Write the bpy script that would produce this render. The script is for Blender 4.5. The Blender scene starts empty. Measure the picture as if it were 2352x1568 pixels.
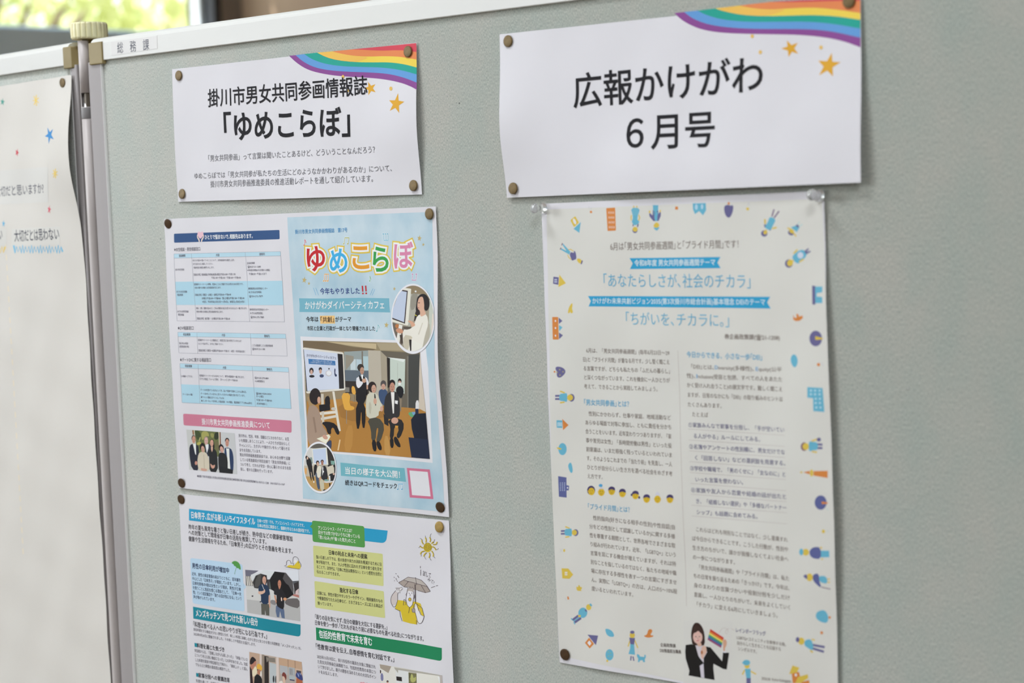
import bpy, math, random
import numpy as np
from mathutils import Vector, Matrix, Euler
from mathutils.geometry import tessellate_polygon

random.seed(7)
rng = np.random.default_rng(7)
scene = bpy.context.scene
COL = scene.collection

# ------------------------------------------------------------------ camera
W, H, F = 2352.0, 1568.0, 4357.66          # photograph frame and focal length in its pixels
Z0 = 1.60                                  # height above the floor of the newsletter's top edge
CAM = np.array([1.6883, -1.2890, 0.0131 + Z0])
EUL = (1.4934, 0.0375, 0.7371)
cam_d = bpy.data.cameras.new('camera')
cam = bpy.data.objects.new('camera', cam_d)
COL.objects.link(cam)
cam.location = CAM.tolist()
cam.rotation_euler = EUL
cam_d.sensor_width = 36.0
cam_d.lens = F * 36.0 / W
cam_d.clip_start = 0.05
cam_d.dof.use_dof = True
cam_d.dof.focus_distance = 1.91
cam_d.dof.aperture_fstop = 6.2
scene.camera = cam
ROT = np.array(Euler(EUL, 'XYZ').to_matrix())

# ------------------------------------------------------------------ world, lights, exposure
scene.view_settings.view_transform = 'Standard'
scene.view_settings.look = 'None'
scene.view_settings.exposure = 0.0
scene.view_settings.gamma = 1.0
scene.view_settings.use_curve_mapping = False
world = bpy.data.worlds.new('overcast_sky')
scene.world = world
world.use_nodes = True
wn = world.node_tree.nodes
wn['Background'].inputs[0].default_value = (0.92, 0.965, 1.0, 1)
wn['Background'].inputs[1].default_value = 2.0


def area(name, loc, target, sx, sy, power, color=(1, 1, 1)):
    d = bpy.data.lights.new(name, 'AREA')
    d.shape = 'RECTANGLE'
    d.size, d.size_y, d.energy, d.color = sx, sy, power, color
    o = bpy.data.objects.new(name, d)
    COL.objects.link(o)
    o.location = loc
    o.rotation_euler = (Vector(target) - Vector(loc)).to_track_quat('-Z', 'Y').to_euler()
    return o


# daylight through the tall windows of the hall, left of the camera, and two unseen fill lights overhead
area('window_daylight', (-5.0, -5.4, 3.3), (0.5, 0, 1.5), 3.2, 1.8, 276, (0.925, 0.96, 1.0))
area('overhead_fill_light', (-0.2, -1.35, 4.1), (0.1, -0.5, 1.4), 1.2, 0.4, 44, (0.925, 0.96, 1.0))  # added over the board to brighten the top rail's sloped edge
area('overhead_fill_light', (2.9, -2.6, 4.0), (1.2, -0.3, 1.4), 1.2, 0.5, 44, (0.925, 0.96, 1.0))
sun_d = bpy.data.lights.new('sun', 'SUN')
sun_d.energy = 12.0
sun_d.angle = 0.02
sun = bpy.data.objects.new('sun', sun_d)
COL.objects.link(sun)
sun.rotation_euler = (Vector((0.35, 0.3, -1.0))).to_track_quat('-Z', 'Y').to_euler()


# ------------------------------------------------------------------ colour and materials
def lin(c):
    c = np.asarray(c, float) / 255.0
    return np.where(c <= 0.04045, c / 12.92, ((c + 0.055) / 1.055) ** 2.4)


PAPER_SEEN = (217, 214, 220)
PAPER_ALB = 0.80


def alb(c):
    """reflectance of a surface that shows as c next to white paper that shows as PAPER_SEEN"""
    v = lin(c) / lin(PAPER_SEEN) * np.array([PAPER_ALB, PAPER_ALB * 0.985, PAPER_ALB * 1.03])
    return tuple(float(min(max(q, 0.004), 0.95)) for q in v)


MATS = {}


def principled(name, base, rough=0.6, metal=0.0, spec=0.35, **kw):
    m = bpy.data.materials.new(name)
    m.use_nodes = True
    b = m.node_tree.nodes['Principled BSDF']
    b.inputs['Base Color'].default_value = (*base, 1)
    b.inputs['Roughness'].default_value = rough
    b.inputs['Metallic'].default_value = metal
    b.inputs['Specular IOR Level'].default_value = spec
    for k, v in kw.items():
        b.inputs[k].default_value = v
    return m


def noise_mat(name, c1, c2, scale, stretch=(1, 1, 1), rough=0.7, bump=0.0, detail=3.0, lo=0.35, hi=0.65, metal=0.0, spec=0.35, bump_scale=None):
    m = principled(name, c1, rough, metal, spec)
    nt = m.node_tree
    b = nt.nodes['Principled BSDF']
    tc = nt.nodes.new('ShaderNodeTexCoord')
    mp = nt.nodes.new('ShaderNodeMapping')
    mp.inputs['Scale'].default_value = stretch
    nz = nt.nodes.new('ShaderNodeTexNoise')
    nz.inputs['Scale'].default_value = scale
    nz.inputs['Detail'].default_value = detail
    rp = nt.nodes.new('ShaderNodeValToRGB')
    rp.color_ramp.elements[0].position = lo
    rp.color_ramp.elements[1].position = hi
    rp.color_ramp.elements[0].color = (*c1, 1)
    rp.color_ramp.elements[1].color = (*c2, 1)
    nt.links.new(tc.outputs['Object'], mp.inputs['Vector'])
    nt.links.new(mp.outputs['Vector'], nz.inputs['Vector'])
    nt.links.new(nz.outputs['Fac'], rp.inputs['Fac'])
    nt.links.new(rp.outputs['Color'], b.inputs['Base Color'])
    if bump:
        bp = nt.nodes.new('ShaderNodeBump')
        bp.inputs['Strength'].default_value = bump
        bp.inputs['Distance'].default_value = 0.001
        src = nz
        if bump_scale:
            src = nt.nodes.new('ShaderNodeTexNoise')
            src.inputs['Scale'].default_value = bump_scale
            nt.links.new(mp.outputs['Vector'], src.inputs['Vector'])
        nt.links.new(src.outputs['Fac'], bp.inputs['Height'])
        nt.links.new(bp.outputs['Normal'], b.inputs['Normal'])
    return m


def ink(c):
    c = tuple(int(v) for v in c)
    k = ('ink', c)
    if k not in MATS:
        g_ = 0.3 * c[0] + 0.55 * c[1] + 0.15 * c[2]
        MATS[k] = principled('printed_ink', alb([0.94 * v + 0.06 * g_ for v in c]), 0.6, 0, 0.15)
    return MATS[k]


def mat_fabric():
    m = principled('felt_fabric', alb((180, 186, 180)), 0.95, 0, 0.15)
    nt = m.node_tree
    b = nt.nodes['Principled BSDF']
    tc = nt.nodes.new('ShaderNodeTexCoord')

    def nz(scale, stretch, detail, rough=0.5):
        mp = nt.nodes.new('ShaderNodeMapping')
        mp.inputs['Scale'].default_value = stretch
        n = nt.nodes.new('ShaderNodeTexNoise')
        n.inputs['Scale'].default_value = scale
        n.inputs['Detail'].default_value = detail
        n.inputs['Roughness'].default_value = rough
        nt.links.new(tc.outputs['Object'], mp.inputs['Vector'])
        nt.links.new(mp.outputs['Vector'], n.inputs['Vector'])
        return n

    def ramp(src, lo, hi, c1, c2):
        r = nt.nodes.new('ShaderNodeValToRGB')
        r.color_ramp.elements[0].position, r.color_ramp.elements[1].position = lo, hi
        r.color_ramp.elements[0].color, r.color_ramp.elements[1].color = (*c1, 1), (*c2, 1)
        nt.links.new(src.outputs['Fac'], r.inputs['Fac'])
        return r
    fib = nz(1500, (1, 1, 0.34), 2, 0.6)
    blot = nz(20, (1, 1, 0.6), 5, 0.6)
    r1 = ramp(fib, 0.30, 0.70, tuple(np.array(alb((110, 117, 113))) * (1.33, 1.29, 1.28)), tuple(np.array(alb((166, 167, 162))) * (1.33, 1.29, 1.27)))
    r2 = ramp(blot, 0.35, 0.68, (0.90, 0.965, 0.955), (1.05, 1.02, 1.005))
    mx = nt.nodes.new('ShaderNodeMix')
    mx.data_type = 'RGBA'
    mx.blend_type = 'MULTIPLY'
    mx.inputs['Factor'].default_value = 1.0
    nt.links.new(r1.outputs['Color'], mx.inputs['A'])
    nt.links.new(r2.outputs['Color'], mx.inputs['B'])
    nt.links.new(mx.outputs['Result'], b.inputs['Base Color'])
    bp = nt.nodes.new('ShaderNodeBump')
    bp.inputs['Strength'].default_value = 0.06
    bp.inputs['Distance'].default_value = 0.0005
    nt.links.new(fib.outputs['Fac'], bp.inputs['Height'])
    nt.links.new(bp.outputs['Normal'], b.inputs['Normal'])
    sh = nt.nodes.new('ShaderNodeBsdfSheen')             # raised felt fibres
    sh.inputs['Color'].default_value = (0.85, 0.85, 0.85, 1)
    sh.distribution = 'ASHIKHMIN'
    sh.inputs['Roughness'].default_value = 0.6
    r3 = ramp(fib, 0.30, 0.70, (0.38, 0.395, 0.39), (0.56, 0.56, 0.555))
    nt.links.new(r3.outputs['Color'], sh.inputs['Color'])
    ad = nt.nodes.new('ShaderNodeAddShader')
    nt.links.new(b.outputs[0], ad.inputs[0])
    nt.links.new(sh.outputs[0], ad.inputs[1])
    nt.links.new(ad.outputs[0], nt.nodes['Material Output'].inputs['Surface'])
    return m


def paper_mat(name, c):
    a = np.array(alb(c))
    return noise_mat(name, tuple(a * 0.985), tuple(np.minimum(a * 1.01, 0.95)), 9, rough=0.6, bump=0.05, spec=0.2, bump_scale=60)


FABRIC = mat_fabric()
PAPER = paper_mat('white_paper', PAPER_SEEN)
KRAFT = paper_mat('mounting_paper', (216, 211, 206))
LABEL = principled('label_tape', alb((212, 209, 208)), 0.4, 0, 0.4)
WHITE_RAIL = noise_mat('white_aluminium', alb((215, 214, 212)), alb((220, 219, 217)), 6, (0.3, 1, 3), rough=0.45, spec=0.35)
GREY_RAIL = noise_mat('grey_aluminium', (0.40, 0.375, 0.375), (0.43, 0.405, 0.405), 40, (1, 1, 0.02), rough=0.6, metal=0.1)  # side rails, legs and feet set greyer than the top rail
LIP = principled('bright_trim', (0.93, 0.93, 0.93), 0.3, 0.1, 0.6)
POLE = principled('pole_aluminium', (0.61, 0.565, 0.55), 0.5, 0.1)
DARK = principled('dark_inside', (0.03, 0.035, 0.035), 0.7)
BAND = principled('grey_band', (0.30, 0.29, 0.29), 0.5)
TAN = noise_mat('tan_plastic', alb((138, 122, 82)), alb((148, 132, 92)), 30, rough=0.45)
KNOB = noise_mat('cream_plastic', alb((236, 224, 180)), alb((240, 230, 190)), 30, rough=0.38, spec=0.45)
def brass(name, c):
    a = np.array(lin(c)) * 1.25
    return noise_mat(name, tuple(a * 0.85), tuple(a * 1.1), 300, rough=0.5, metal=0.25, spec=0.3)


BRASS, BRASS_REFL_DARK, BRASS_REFL_BRIGHT = brass('brass_mid_reflection', (108, 90, 58)), brass('brass_dark_reflection', (74, 54, 34)), brass('brass_bright_reflection', (150, 124, 68))  # one brass in three tones; each tack's reflection is put into its colour
STEEL = principled('steel', (0.6, 0.6, 0.6), 0.3, 1.0)
CLEAR = principled('clear_plastic', (0.96, 0.97, 0.97), 0.05, 0, 0.5)
CLEAR.node_tree.nodes['Principled BSDF'].inputs['Transmission Weight'].default_value = 0.9
CLEAR.node_tree.nodes['Principled BSDF'].inputs['IOR'].default_value = 1.45


# ------------------------------------------------------------------ object helpers
def tag(o, label=None, cat=None, group=None, kind=None):
    if label: o['label'] = label
    if cat: o['category'] = cat
    if group: o['group'] = group
    if kind: o['kind'] = kind
    return o


def empty(name, loc, label, cat, group=None):
    o = bpy.data.objects.new(name, None)
    COL.objects.link(o)
    o.location = loc
    o.empty_display_size = 0.02
    return tag(o, label, cat, group)


def mesh_obj(name, verts, faces, mats, parent=None, fmat=None, smooth=False, loc=None):
    """world-space vertices; when parented to (or placed at) a location they are stored relative to it"""
    v = np.asarray(verts, float).reshape(-1, 3)
    off = np.zeros(3)
    if parent is not None:
        off = np.array(world_loc(parent))
    elif loc is not None:
        off = np.array(loc)
    m = bpy.data.meshes.new(name)
    m.from_pydata((v - off).tolist(), [], [list(map(int, f)) for f in faces])
    if not isinstance(mats, (list, tuple)): mats = [mats]
    for q in mats: m.materials.append(q)
    if fmat is not None:
        m.polygons.foreach_set('material_index', np.asarray(fmat, np.int32))
    if smooth:
        m.polygons.foreach_set('use_smooth', np.ones(len(m.polygons), bool))
    m.update()
    o = bpy.data.objects.new(name, m)
    COL.objects.link(o)
    if parent is not None: o.parent = parent
    elif loc is not None: o.location = loc
    return o


def world_loc(o):
    p = Vector(o.location)
    while o.parent:
        o = o.parent
        p = p + Vector(o.location)
    return p


def add_bevel(o, w, seg=2):
    b = o.modifiers.new('bevel', 'BEVEL')
    b.width = w
    b.segments = seg
    b.limit_method = 'ANGLE'
    return o


def box_geo(fr, a, b):
    """box between corner a and corner b in the local frame fr(X, depth, Z) -> world"""
    (x0, y0, z0), (x1, y1, z1) = a, b
    v = [fr(x, y, z) for z in (z0, z1) for y in (y0, y1) for x in (x0, x1)]
    f = [(0, 2, 3, 1), (4, 5, 7, 6), (0, 1, 5, 4), (2, 6, 7, 3), (0, 4, 6, 2), (1, 3, 7, 5)]
    return v, f


def lathe(prof, seg, c, ax=(0, 0, 1), up=(1, 0, 0)):
    ax = np.array(ax, float); ax /= np.linalg.norm(ax)
    u = np.array(up, float); u -= ax * u.dot(ax); u /= np.linalg.norm(u)
    w = np.cross(ax, u)
    v, f = [], []
    for r, h in prof:
        for k in range(seg):
            t = 2 * math.pi * k / seg
            v.append(np.array(c) + ax * h + r * (math.cos(t) * u + math.sin(t) * w))
    for i in range(len(prof) - 1):
        for k in range(seg):
            k2 = (k + 1) % seg
            f.append((i * seg + k, i * seg + k2, (i + 1) * seg + k2, (i + 1) * seg + k))
    f.append(tuple(range(seg))[::-1])
    f.append(tuple((len(prof) - 1) * seg + k for k in range(seg)))
    return v, f


# ------------------------------------------------------------------ board planes: X along the board, Z up, lift toward the viewer
class Plane:
    def __init__(s, o, ang):
        s.o = np.array(o, float)
        s.ex = np.array([math.cos(ang), math.sin(ang), 0.0])
        s.n = np.array([math.sin(ang), -math.cos(ang), 0.0])   # out of the board, to the viewer

    def world(s, X, Z, lift):
        X, Z, lift = np.broadcast_arrays(np.asarray(X, float), np.asarray(Z, float), np.asarray(lift, float))
        return s.o + X[..., None] * s.ex + lift[..., None] * s.n + np.stack([0 * Z, 0 * Z, Z], -1)

    def fr(s, x, y, z):           # y counted into the board
        return s.o + x * s.ex - y * s.n + np.array([0, 0, z])

    def hit(s, p, lift=0.0):
        """where on the board (at this lift) the photograph shows pixel p"""
        p = np.atleast_2d(np.asarray(p, float))
        lift = np.broadcast_to(np.asarray(lift, float), (len(p),))
        d = np.stack([(p[:, 0] - W / 2) / F, -(p[:, 1] - H / 2) / F, -np.ones(len(p))], 1) @ ROT.T
        t = (lift - (CAM - s.o) @ s.n) / (d @ s.n)
        q = CAM + d * t[:, None] - s.o
        return np.stack([q @ s.ex, q[:, 2]], 1)


MAIN = Plane((0, 0, 0), 0.0)
SIDE = Plane((-0.128, 0.002, 0), -0.092)


class Sheet:
    """a sheet of paper on a board; corners TL, TR, BR, BL are in board coordinates"""

    def __init__(s, name, label, cat, plane, px, lift=0.0012, bumps=(), wave=0.0004, mat=None, size=None, group=None, loclift=None):
        s.plane, s.lift0, s.bumps, s.wave = plane, lift, bumps, wave
        s.name, s.mat = name, mat or PAPER
        s.ph = rng.uniform(0, 6.28, 8)
        ll = loclift or [lift] * 4
        c = [None if q is None else plane.hit(q, l)[0] for q, l in zip(px, ll)]
        if c[3] is None:
            d = c[1] - c[0]
            n = np.array([d[1], -d[0]]) / np.linalg.norm(d)
            c[3] = c[0] + n * size
            c[2] = c[1] + n * size
        elif c[2] is None:
            c[2] = c[1] + c[3] - c[0]
        s.c = np.array(c)
        s.parts = {}
        s.nlayer = 0
        s.root = None
        s.label, s.cat, s.group = label, cat, group

    def bil(s, u, v):
        u, v = np.asarray(u)[..., None], np.asarray(v)[..., None]
        return (1 - u) * (1 - v) * s.c[0] + u * (1 - v) * s.c[1] + u * v * s.c[2] + (1 - u) * v * s.c[3]

    def uv(s, P):
        P = np.asarray(P, float)
        e1, e2 = s.c[1] - s.c[0], s.c[3] - s.c[0]
        A = np.linalg.inv(np.stack([e1, e2], 1))
        q = (P - s.c[0]) @ A.T
        for _ in range(3):
            q = q + (P - s.bil(q[..., 0], q[..., 1])) @ A.T
        return q[..., 0], q[..., 1]

    def w(s, P):
        u, v = s.uv(P)
        z = np.full(u.shape, s.lift0)
        for (bu, bv, su, sv, a) in s.bumps:
            z = z + a * np.exp(-((u - bu) / su) ** 2 - ((v - bv) / sv) ** 2)
        X, Z = P[..., 0], P[..., 1]
        h = s.ph
        z = z + s.wave * (np.sin(47 * X + 13 * Z + h[0]) * np.sin(29 * Z + h[1]) + 0.6 * np.sin(71 * X - 38 * Z + h[2]) + 0.4 * np.sin(17 * X + 83 * Z + h[3]))
        return np.maximum(z, 0.0006)

    def at(s, p):
        """board coordinates of the spot on the sheet that the photograph shows at pixels p"""
        p = np.atleast_2d(np.asarray(p, float))
        lift = np.full(len(p), s.lift0)
        for _ in range(5):
            P = s.plane.hit(p, lift)
            lift = s.w(P)
        return s.plane.hit(p, lift)

    def build(s, step=0.008, thick=0.00018):
        e1 = np.linalg.norm(s.c[1] - s.c[0]); e2 = np.linalg.norm(s.c[3] - s.c[0])
        nu, nv = int(e1 / step) + 2, int(e2 / step) + 2
        U, V = np.meshgrid(np.linspace(0, 1, nu), np.linspace(0, 1, nv))
        P = s.bil(U.ravel(), V.ravel())
        L = s.w(P)
        front = s.plane.world(P[:, 0], P[:, 1], L)
        back = s.plane.world(P[:, 0], P[:, 1], L - thick)
        N = nu * nv
        idx = np.arange(N).reshape(nv, nu)
        a, b, c, d = idx[:-1, :-1].ravel(), idx[1:, :-1].ravel(), idx[1:, 1:].ravel(), idx[:-1, 1:].ravel()
        f = np.stack([a, b, c, d], 1)
        fb = np.stack([d, c, b, a], 1) + N
        rim = np.concatenate([idx[0, ::-1], idx[1:, 0], idx[-1, 1:], idx[-2:0:-1, -1]])
        r2 = np.roll(rim, -1)
        nr = len(rim)
        k0 = np.arange(nr) + 2 * N
        k1 = np.roll(k0, -1)
        fe = np.stack([k1, k0, k0 + nr, k1 + nr], 1)      # the cut edge keeps its own vertices, so the faces stay crisp
        loc = s.plane.world(*s.bil(0.5, 0.5), 0.0).reshape(3)
        o = mesh_obj(s.name, np.vstack([front, back, front[rim], back[rim]]), np.vstack([f, fb, fe]), s.mat, loc=loc.tolist(), smooth=True)
        tag(o, s.label, s.cat, s.group)
        s.root = o
        return o

    def flush(s):
        for (name, label, parent), (tris, mats) in s.parts.items():
            mlist = list(dict.fromkeys(mats))
            V, Fm = [], []
            for t, m in zip(tris, mats):
                V.append(t.reshape(-1, 3))
                Fm.append(np.full(len(t), mlist.index(m), np.int32))
            V = np.vstack(V)
            Fm = np.concatenate(Fm)
            faces = np.arange(len(V)).reshape(-1, 3)
            o = mesh_obj(name, V, faces, mlist, parent=s.root, fmat=Fm)
            if label: o['label'] = label


GAP = 0.000018


def drape(sheet, part, tri, mat, layer, label=None, maxlen=0.005):
    """tri: (n,3,2) triangles in board coordinates, laid on the sheet as a printed layer"""
    tri = np.asarray(tri, float)
    if tri.shape[2] == 2: tri = np.concatenate([tri, np.zeros(tri.shape[:2] + (1,))], 2)   # third column: a fraction of a layer
    a = (tri[:, 1, 0] - tri[:, 0, 0]) * (tri[:, 2, 1] - tri[:, 0, 1]) - (tri[:, 1, 1] - tri[:, 0, 1]) * (tri[:, 2, 0] - tri[:, 0, 0])
    tri = tri[np.abs(a) > 1e-14]
    a = a[np.abs(a) > 1e-14]
    tri[a < 0] = tri[a < 0][:, [0, 2, 1]]
    for _ in range(18):
        e = np.linalg.norm((tri - np.roll(tri, -1, 1))[:, :, :2], axis=2)      # edges 01, 12, 20
        k = e.argmax(1)
        big = e.max(1) > maxlen
        if not big.any(): break
        t = tri[big]; kk = k[big]; r = np.arange(len(t))
        A, B, C = t[r, kk], t[r, (kk + 1) % 3], t[r, (kk + 2) % 3]
        M = (A + B) / 2
        tri = np.concatenate([tri[~big], np.stack([A, M, C], 1), np.stack([M, B, C], 1)])
    P = tri.reshape(-1, 3)
    Wd = sheet.plane.world(P[:, 0], P[:, 1], sheet.w(P[:, :2]) + 0.00006 + (layer + P[:, 2]) * GAP).reshape(-1, 3, 3)
    k = (part, label, None) if isinstance(part, str) else (part[0], label, part[1])
    sheet.parts.setdefault(k, ([], []))
    sheet.parts[k][0].append(Wd)
    sheet.parts[k][1].append(mat)


# ------------------------------------------------------------------ flat drawing helpers (all points given where the photograph shows them)
def cp(C, pts):
    ox, oy, s = C
    return np.asarray(pts, float) / s + np.array([ox, oy])


def chaikin(p, n=2):
    p = np.asarray(p, float)
    for _ in range(n):
        q = np.roll(p, -1, 0)
        p = np.stack([0.75 * p + 0.25 * q, 0.25 * p + 0.75 * q], 1).reshape(-1, 2)
    return p


def ell(cx, cy, rx, ry, rot=0, n=28):
    t = np.linspace(0, 2 * math.pi, n, endpoint=False)
    c, s = math.cos(math.radians(rot)), math.sin(math.radians(rot))
    x, y = rx * np.cos(t), ry * np.sin(t)
    return np.stack([cx + c * x - s * y, cy + s * x + c * y], 1)


def clip_convex(p, q):
    """polygon p clipped by convex polygon q"""
    p = [tuple(a) for a in p]
    q = np.asarray(q, float)
    ar = 0.5 * np.sum(q[:, 0] * np.roll(q[:, 1], -1) - np.roll(q[:, 0], -1) * q[:, 1])
    if ar < 0: q = q[::-1]
    for i in range(len(q)):
        a, b = q[i], q[(i + 1) % len(q)]
        d = b - a
        out = []
        side = lambda t: d[0] * (t[1] - a[1]) - d[1] * (t[0] - a[0])
        for j in range(len(p)):
            s, e = p[j], p[(j + 1) % len(p)]
            fs, fe = side(s), side(e)
            if fs >= 0: out.append(s)
            if (fs >= 0) != (fe >= 0):
                t = fs / (fs - fe)
                out.append((s[0] + t * (e[0] - s[0]), s[1] + t * (e[1] - s[1])))
        p = out
        if len(p) < 3: return np.zeros((0, 2))
    return np.array(p)


def poly(sheet, part, C, pts, col, layer=0, smooth=0, clip=None, label=None, mat=None):
    p = np.asarray(pts, float)
    if smooth: p = chaikin(p, smooth)
    if clip is not None:
        p = clip_convex(p, clip)
        if len(p) < 3: return
    P = sheet.at(cp(C, p))
    tri = tessellate_polygon([[Vector((a[0], a[1], 0)) for a in P]])
    if not tri: return
    drape(sheet, part, P[np.array([list(t) for t in tri])], mat or ink(col), layer, label)


def rounded(q, r, which=(1, 1, 1, 1)):
    """quad with rounded corners, r as a fraction of the short side"""
    q = np.asarray(q, float)
    out = []
    for i in range(4):
        a, b, c = q[i - 1], q[i], q[(i + 1) % 4]
        if not which[i]:
            out.append(b); continue
        rr = r * min(np.linalg.norm(a - b), np.linalg.norm(c - b))
        d1, d2 = (a - b) / np.linalg.norm(a - b), (c - b) / np.linalg.norm(c - b)
        s, e = b + d1 * rr, b + d2 * rr
        for t in np.linspace(0, 1, 6):
            out.append((1 - t) ** 2 * s + 2 * t * (1 - t) * b + t * t * e)
    return np.array(out)


def stroke(sheet, part, C, pts, w, col, layer=3, closed=False, smooth=0, label=None, clip=None):
    p = np.asarray(pts, float)
    if smooth and not closed:
        for _ in range(smooth):
            q = [p[0]]
            for a, b in zip(p[:-1], p[1:]):
                q += [0.75 * a + 0.25 * b, 0.25 * a + 0.75 * b]
            q.append(p[-1])
            p = np.array(q)
    if closed: p = np.vstack([p, p[:1]])
    d = np.gradient(p, axis=0)
    d /= np.linalg.norm(d, axis=1)[:, None] + 1e-9
    n = np.stack([-d[:, 1], d[:, 0]], 1) * w / 2
    if clip is not None:
        for i in range(len(p) - 1):
            poly(sheet, part, C, [p[i] - n[i], p[i + 1] - n[i + 1], p[i + 1] + n[i + 1], p[i] + n[i]], col, layer, clip=clip, label=label)
        return
    L, R = sheet.at(cp(C, p - n)), sheet.at(cp(C, p + n))
    tri = []
    for i in range(len(p) - 1):
        tri += [[L[i], R[i], R[i + 1]], [L[i], R[i + 1], L[i + 1]]]
    drape(sheet, part, np.array(tri), ink(col), layer, label)


def star5(tips, k=0.40):
    t = np.asarray(tips, float)
    c = t.mean(0)
    out = []
    for i in range(5):
        m = (t[i] + t[(i + 1) % 5]) / 2
        out += [t[i], c + (m - c) * k / 0.809 * 1.0]
    return np.array(out)


def star_at(cx, cy, r, rot=0, sx=0.75):
    a = np.radians(np.arange(5) * 72 - 90 + rot)
    return star5(np.stack([cx + r * sx * np.cos(a), cy + r * np.sin(a)], 1))


# ------------------------------------------------------------------ lettering
TQ = []


def T(sheet, part, C, x0, y0, x1, y1, h, s, col=(40, 38, 42), bold=0.0, layer=8, fit='em', bevel=0.0, ref=None, label=None):
    """one line of lettering: baseline from (x0,y0) to (x1,y1), character height h"""
    TQ.append(dict(sheet=sheet, part=part, C=C, a=(x0, y0), b=(x1, y1), h=h, s=s, col=col, bold=bold, layer=layer, fit=fit, bevel=bevel, ref=ref, label=label, k=None))


def BLK(sheet, part, C, lines, l0, r0, l1, r1, h, col=(60, 55, 62), bold=0.0, layer=8):
    """a set block of lines: left and right ends of the first baseline, then of the last"""
    l0, r0, l1, r1 = map(np.array, (l0, r0, l1, r1))
    n = max(len(lines) - 1, 1)
    k = len(TQ)
    for i, s in enumerate(lines):
        t = i / n
        a, b = l0 + (l1 - l0) * t, r0 + (r1 - r0) * t
        TQ.append(dict(sheet=sheet, part=part, C=C, a=tuple(a), b=tuple(b), h=h, s=s, col=col, bold=bold, layer=layer, fit='block', bevel=0, ref=None, label=None, k=k))


def text_flush():
    objs = []
    for q in TQ:
        cu = bpy.data.curves.new('t', 'FONT')
        cu.body = q['s']
        big = q['h'] / q['C'][2] > 22
        cu.resolution_u = 4 if big else 2
        if q['bevel'] or q['bold']:                # a rounded rim round every outline makes the letter heavier
            cu.bevel_depth = q['bevel'] or q['bold']
            cu.bevel_resolution = 2 if q['bevel'] > 0.05 else 0
            cu.fill_mode = 'FRONT'
        o = bpy.data.objects.new('t', cu)
        COL.objects.link(o)
        objs.append(o)
    dg = bpy.context.evaluated_depsgraph_get()
    data = []
    for o in objs:
        m = bpy.data.meshes.new_from_object(o.evaluated_get(dg))
        n = len(m.vertices)
        v = np.zeros(n * 3, np.float32)
        m.vertices.foreach_get('co', v)
        m.calc_loop_triangles()
        t = np.zeros(len(m.loop_triangles) * 3, np.int32)
        m.loop_triangles.foreach_get('vertices', t)
        v, t = v.reshape(-1, 3).astype(float), t.reshape(-1, 3)
        if len(t) and np.ptp(v[:, 2]) > 1e-6:        # of a rimmed letter keep the side that faces the reader
            A, B, Cc_ = v[t[:, 0]], v[t[:, 1]], v[t[:, 2]]
            nz_ = np.cross(B - A, Cc_ - A)
            t = t[nz_[:, 2] > 0.02 * (np.linalg.norm(nz_, axis=1) + 1e-12)]
            v[:, 2] /= np.abs(v[:, 2]).max()
        else:
            v[:, 2] = 1.0
        data.append((v, t))
        bpy.data.meshes.remove(m)
    for o in objs:
        cu = o.data
        bpy.data.objects.remove(o)
        bpy.data.curves.remove(cu)
    blockmax = {}
    for q, (v, t) in zip(TQ, data):
        if q['k'] is not None and len(v):
            blockmax[q['k']] = max(blockmax.get(q['k'], 0), v[:, 0].max())
    for i, (q, (v, t)) in enumerate(zip(TQ, data)):
        if not len(t): continue
        sh, C = q['sheet'], q['C']
        base = data[i + q['ref']][0] if q['ref'] else v
        a, b = np.array(q['a'], float), np.array(q['b'], float)
        A, B = sh.at(cp(C, [a, b]))
        mid = (a + b) / 2
        M0, M1 = sh.at(cp(C, [mid, mid - np.array([0, q['h']])]))
        d = B - A
        n = np.array([-d[1], d[0]]) / np.linalg.norm(d)
        hh = abs((M1 - M0) @ n)
        if q['fit'] == 'block':
            own, full = v[:, 0].max(), blockmax[q['k']]      # nearly full lines are set out to the full measure
            x0, x1 = 0.0, own if own > 0.85 * full else full * 0.94
            y0, y1 = -0.08, 0.82
        else:
            x0, x1 = base[:, 0].min(), base[:, 0].max()
            if q['fit'] == 'box': y0, y1 = base[:, 1].min(), base[:, 1].max()
            else: y0, y1 = -0.08, 0.82
        P = A + ((v[:, 0] - x0) / (x1 - x0))[:, None] * d + ((v[:, 1] - y0) / (y1 - y0) * hh)[:, None] * n
        P = np.column_stack([P, v[:, 2] * 0.5])
        drape(sh, q['part'], P[t], ink(q['col']), q['layer'], q['label'])

# ------------------------------------------------------------------ the hall: floor, walls, ceiling, window, tree outside
def slab(name, a, b, mat, kind='structure', parent=None):
    v, f = box_geo(lambda x, y, z: np.array([x, y, z], float), a, b)
    o = mesh_obj(name, v, f, mat, parent=parent, loc=None if parent else ((np.array(a) + np.array(b)) / 2).tolist())
    if kind: o['kind'] = kind
    return o


FLOOR_M = noise_mat('floor_tiles', (0.26, 0.20, 0.16), (0.32, 0.25, 0.20), 1.3, rough=0.5)
GREYWALL = noise_mat('grey_wall_paint', (0.62, 0.76, 0.86), (0.66, 0.80, 0.90), 3, rough=0.7)
BROWNWALL = noise_mat('brown_wall_panel', (0.40, 0.275, 0.18), (0.50, 0.36, 0.245), 2.2, (1, 1, 0.4), rough=0.6)
CEIL = noise_mat('ceiling_paint', (0.68, 0.69, 0.69), (0.72, 0.73, 0.73), 4, rough=0.8)
DARKPOST = principled('dark_post_paint', (0.035, 0.036, 0.04), 0.5)
GREYTRIM = principled('grey_trim_paint', (0.26, 0.22, 0.19), 0.6)
FRAME_M = principled('white_window_frame', (0.75, 0.76, 0.76), 0.4)
GLASS = bpy.data.materials.new('window_glass')
GLASS.use_nodes = True
g = GLASS.node_tree
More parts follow.
